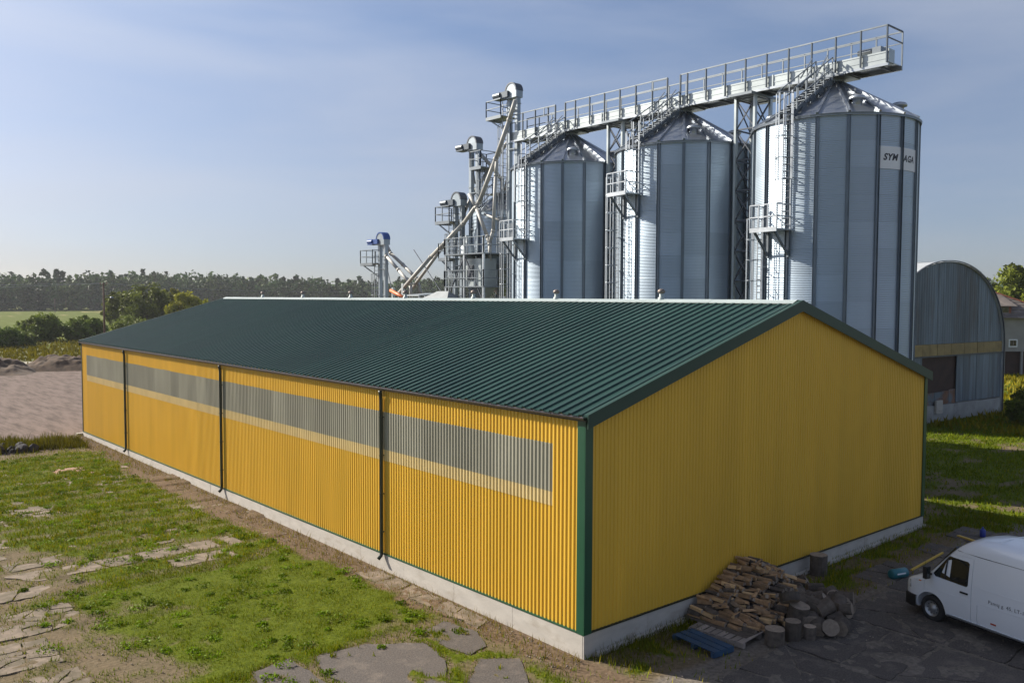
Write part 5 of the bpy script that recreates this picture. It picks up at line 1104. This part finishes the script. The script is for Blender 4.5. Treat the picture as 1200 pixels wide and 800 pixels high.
while yb > -2.05:
    x = 3.75+random.uniform(0, .1)+.04*row
    while x < 7.35-.25*row:
        H = heap(x, yb); z = .142; zs = []
        while z < H+.03: zs.append(z); z += .088
        for q, z in enumerate(zs[-2:]):            # courses below the outer ones lie hidden
            if cnt < 300: log(x+random.gauss(0, .018)+(.06 if (len(zs)+q) % 2 else 0), yb+random.gauss(0, .035), z-.01, random.gauss(0, .17), random.gauss(0, .4), random.gauss(0, .10), 'split log in the firewood course right against the gable wall' if row == 0 else 'split log in the front firewood course above the grey pallet' if yb < -1.7 else 'split log in a middle course of the firewood heap'); cnt += 1
        x += .128
    yb -= .385; row += 1
# hidden core of the heap
b_ = MB(); nx_, ny_ = 18, 9
for i in range(nx_+1):
    for j in range(ny_+1): x = 3.6+3.7*i/nx_; y = -.12-1.95*j/ny_; b_.v.append((x, y, max(.143, heap(x, y)-.17)))
b_.f = [(i*(ny_+1)+j, i*(ny_+1)+j+1, (i+1)*(ny_+1)+j+1, (i+1)*(ny_+1)+j) for i in range(nx_) for j in range(ny_)]
co_ = b_.build('firewood_core', 'bark'); tag(co_, 'dark inner logs packed inside the firewood heap', 'firewood', kind='stuff')
for k in range(26):                                 # tumbled logs on the slope
    x = random.uniform(4.2, 7.6); y = random.uniform(-2.35, -.5); log(x, y, heap(x, y)+.03 if y > -2.1 else .13, random.uniform(-1.3, 1.3), random.gauss(0, .5), random.gauss(0, .3), 'loose split log lying askew on top of the firewood heap')
def trunk_round(x, y, z, r_, l_, ax=None, tilt=0, label=None, rz=0):
    n = 16; j = [1+random.uniform(-.05, .05) for _ in range(n)]; b_ = MB(); rows_ = 5; vs = []
    for q in range(rows_):
        for k in range(n): a = 2*math.pi*k/n; vs.append((r_*j[k]*math.cos(a)*(1+random.uniform(-.012, .012)), r_*j[k]*math.sin(a), -l_/2+l_*q/(rows_-1)))
    b_.add(vs, [(q*n+k, q*n+(k+1) % n, (q+1)*n+(k+1) % n, (q+1)*n+k) for q in range(rows_-1) for k in range(n)]+[tuple(range(n))[::-1], tuple((rows_-1)*n+k for k in range(n))])
    me_ = b_.mesh('bark', name='trunk_round'); me_.materials.append(MATS['cut_end'])
    for p in me_.polygons[-2:]: p.material_index = 1
    o = inst('trunk_round', me_, None, (x, y, z), (tilt, 0, rz)); tag(o, label or 'sawn trunk round tumbled beside the split firewood', 'log', None if label else 'trunk rounds beside the firewood'); return o
up_ = [(4.15, -2.52, .24, .40, 'pale topped upright trunk round at the corner of the grey pallet'), (4.72, -2.68, .20, .50, 'tall dark upright trunk round next to the pale topped one'), (5.05, -2.95, .15, .36, 'narrow upright trunk round at the front edge of the logs'), (9.95, -.45, .26, .62, 'thick dark trunk section standing by the gable plinth')]
for x, y, r_, l_, lab in up_: trunk_round(x, y, l_/2-.01, r_, l_, label=lab, rz=random.random())
trunk_round(5.35, -2.2, .80, .25, .22, tilt=R(-32), label='broad round with its sawn face turned up on the heap', rz=R(-35))
trunk_round(5.5, -2.35, .42, .26, .42, tilt=R(12), label='stout round supporting the broad tilted one'); 
rs = random.Random(4)
for k in range(34):
    a = k/34; x = 5.3+2.7*rs.random(); y = -2.15-1.2*rs.random()-.1*(x-5.3); r_ = rs.uniform(.13, .23)
    if x > 7.3: y = -2.0-1.1*rs.random()
    lay = 1 if (k % 3 == 0 and x < 7) else 0; z = r_*.97+lay*.30
    if lay: y = y*.75-.5
    trunk_round(x, y, z, r_, rs.uniform(.28, .45), tilt=R(90)+rs.gauss(0, .25), rz=rs.uniform(-1.4, 1.4))
for k in range(14):
    x = 6.6+1.9*rs.random(); y = -.5-1.5*rs.random(); r_ = rs.uniform(.11, .19); trunk_round(x, y, r_+.15*(1 if x < 7.4 else 0), r_, rs.uniform(.3, .5), tilt=R(90)+rs.gauss(0, .3), rz=rs.uniform(-1.2, 1.2))
for x, y, z, a, lab in ((7.4, -.55, .45, .8, 'blue grey offcut plank leaning on the logs beside the plinth'), (7.0, -.95, .55, 1.0, 'blue grey board standing up among the logs')):
    tag(MB().box((-.06, -.35, -.02), (.06, .35, .02)).build('offcut_plank', 'gutter_steel', None, loc=(x, y, z), rot=(R(50), 0, a)), lab, 'plank')
# ------------------------------------------------------------------ small things in the yard
cn = empty('canister', (11.45, -2.25, 0), R(-18)); cn.scale = (.75, .8, .8); tag(cn, 'teal plastic canister lying on the asphalt before the van', 'canister')
MB().tube([(-.42, 0, .19), (-.38, 0, .19), (.38, 0, .19), (.42, 0, .19)], [.13, .19, .19, .13], 14).build('shell', 'teal_plastic', cn, True)
MB().tube([(.42, 0, .22), (.50, 0, .22)], .05, 10).build('cap', 'van_black', cn, True)
MB().add([(-.26, -.194, .20), (.20, -.194, .20), (.20, -.187, .255), (-.26, -.187, .255)], [(0, 1, 2, 3)]).build('label_strip', 'sign_white', cn)
yb_ = MB().beam((12.35, -2.25, .06), (15.0, -2.12, .06), .055, .05).build('yellow_board', 'yellow_plastic'); tag(yb_, 'long yellow board lying on the asphalt behind the van', 'board')
yb_ = MB().beam((17.6, -1.6, .05), (17.3, -2.3, .05), .12, .05).build('yellow_board', 'yellow_plastic'); tag(yb_, 'short yellow board beside the blue can', 'board')
bc = MB().lathe([(.001, 0), (.09, 0), (.10, .03), (.10, .24), (.07, .28), (.03, .30), (.03, .36), (.001, .36)], (18.2, -2.2, .02), 14).build('blue_can', 'blue_plastic', None, True); tag(bc, 'small bright blue can standing beyond the van roof', 'can')
bl = empty('blue_crate', (22.5, 125, 0), .4); tag(bl, 'small blue crate lying in the meadow past the farm road', 'crate')
MB().box((-.7, -.5, 0), (.7, .5, .08)).box((-.7, -.5, .08), (-.62, .5, .7)).box((.62, -.5, .08), (.7, .5, .7)).box((-.62, -.5, .08), (.62, -.42, .7)).box((-.62, .42, .08), (.62, .5, .7)).build('tub', 'blue_plastic', bl)
# dark stones by the weeds
b_ = bmesh.new(); bmesh.ops.create_icosphere(b_, subdivisions=2, radius=1)
for v in b_.verts: v.co *= 1+random.uniform(-.18, .14)
sm_ = bpy.data.meshes.new('stone'); b_.to_mesh(sm_); b_.free(); sm_.materials.append(MATS['coal_stone'])
for k in range(46):
    r_ = random.uniform(.14, .36); x = random.uniform(-8.2, -3.6); y = 38.9-.3*(x+4)+random.uniform(-.9, .7); h_ = max(0, .55-.25*abs(x+6.3))*random.random()
    o = inst('dark_stone', sm_, None, (x, y, r_*.45+h_), (random.random()*3, random.random()*3, random.random()*3), (r_, r_*.9, r_*.7)); tag(o, 'dark stone in the heap in front of the tall weeds', 'stone', 'dark stones heaped by the weeds')
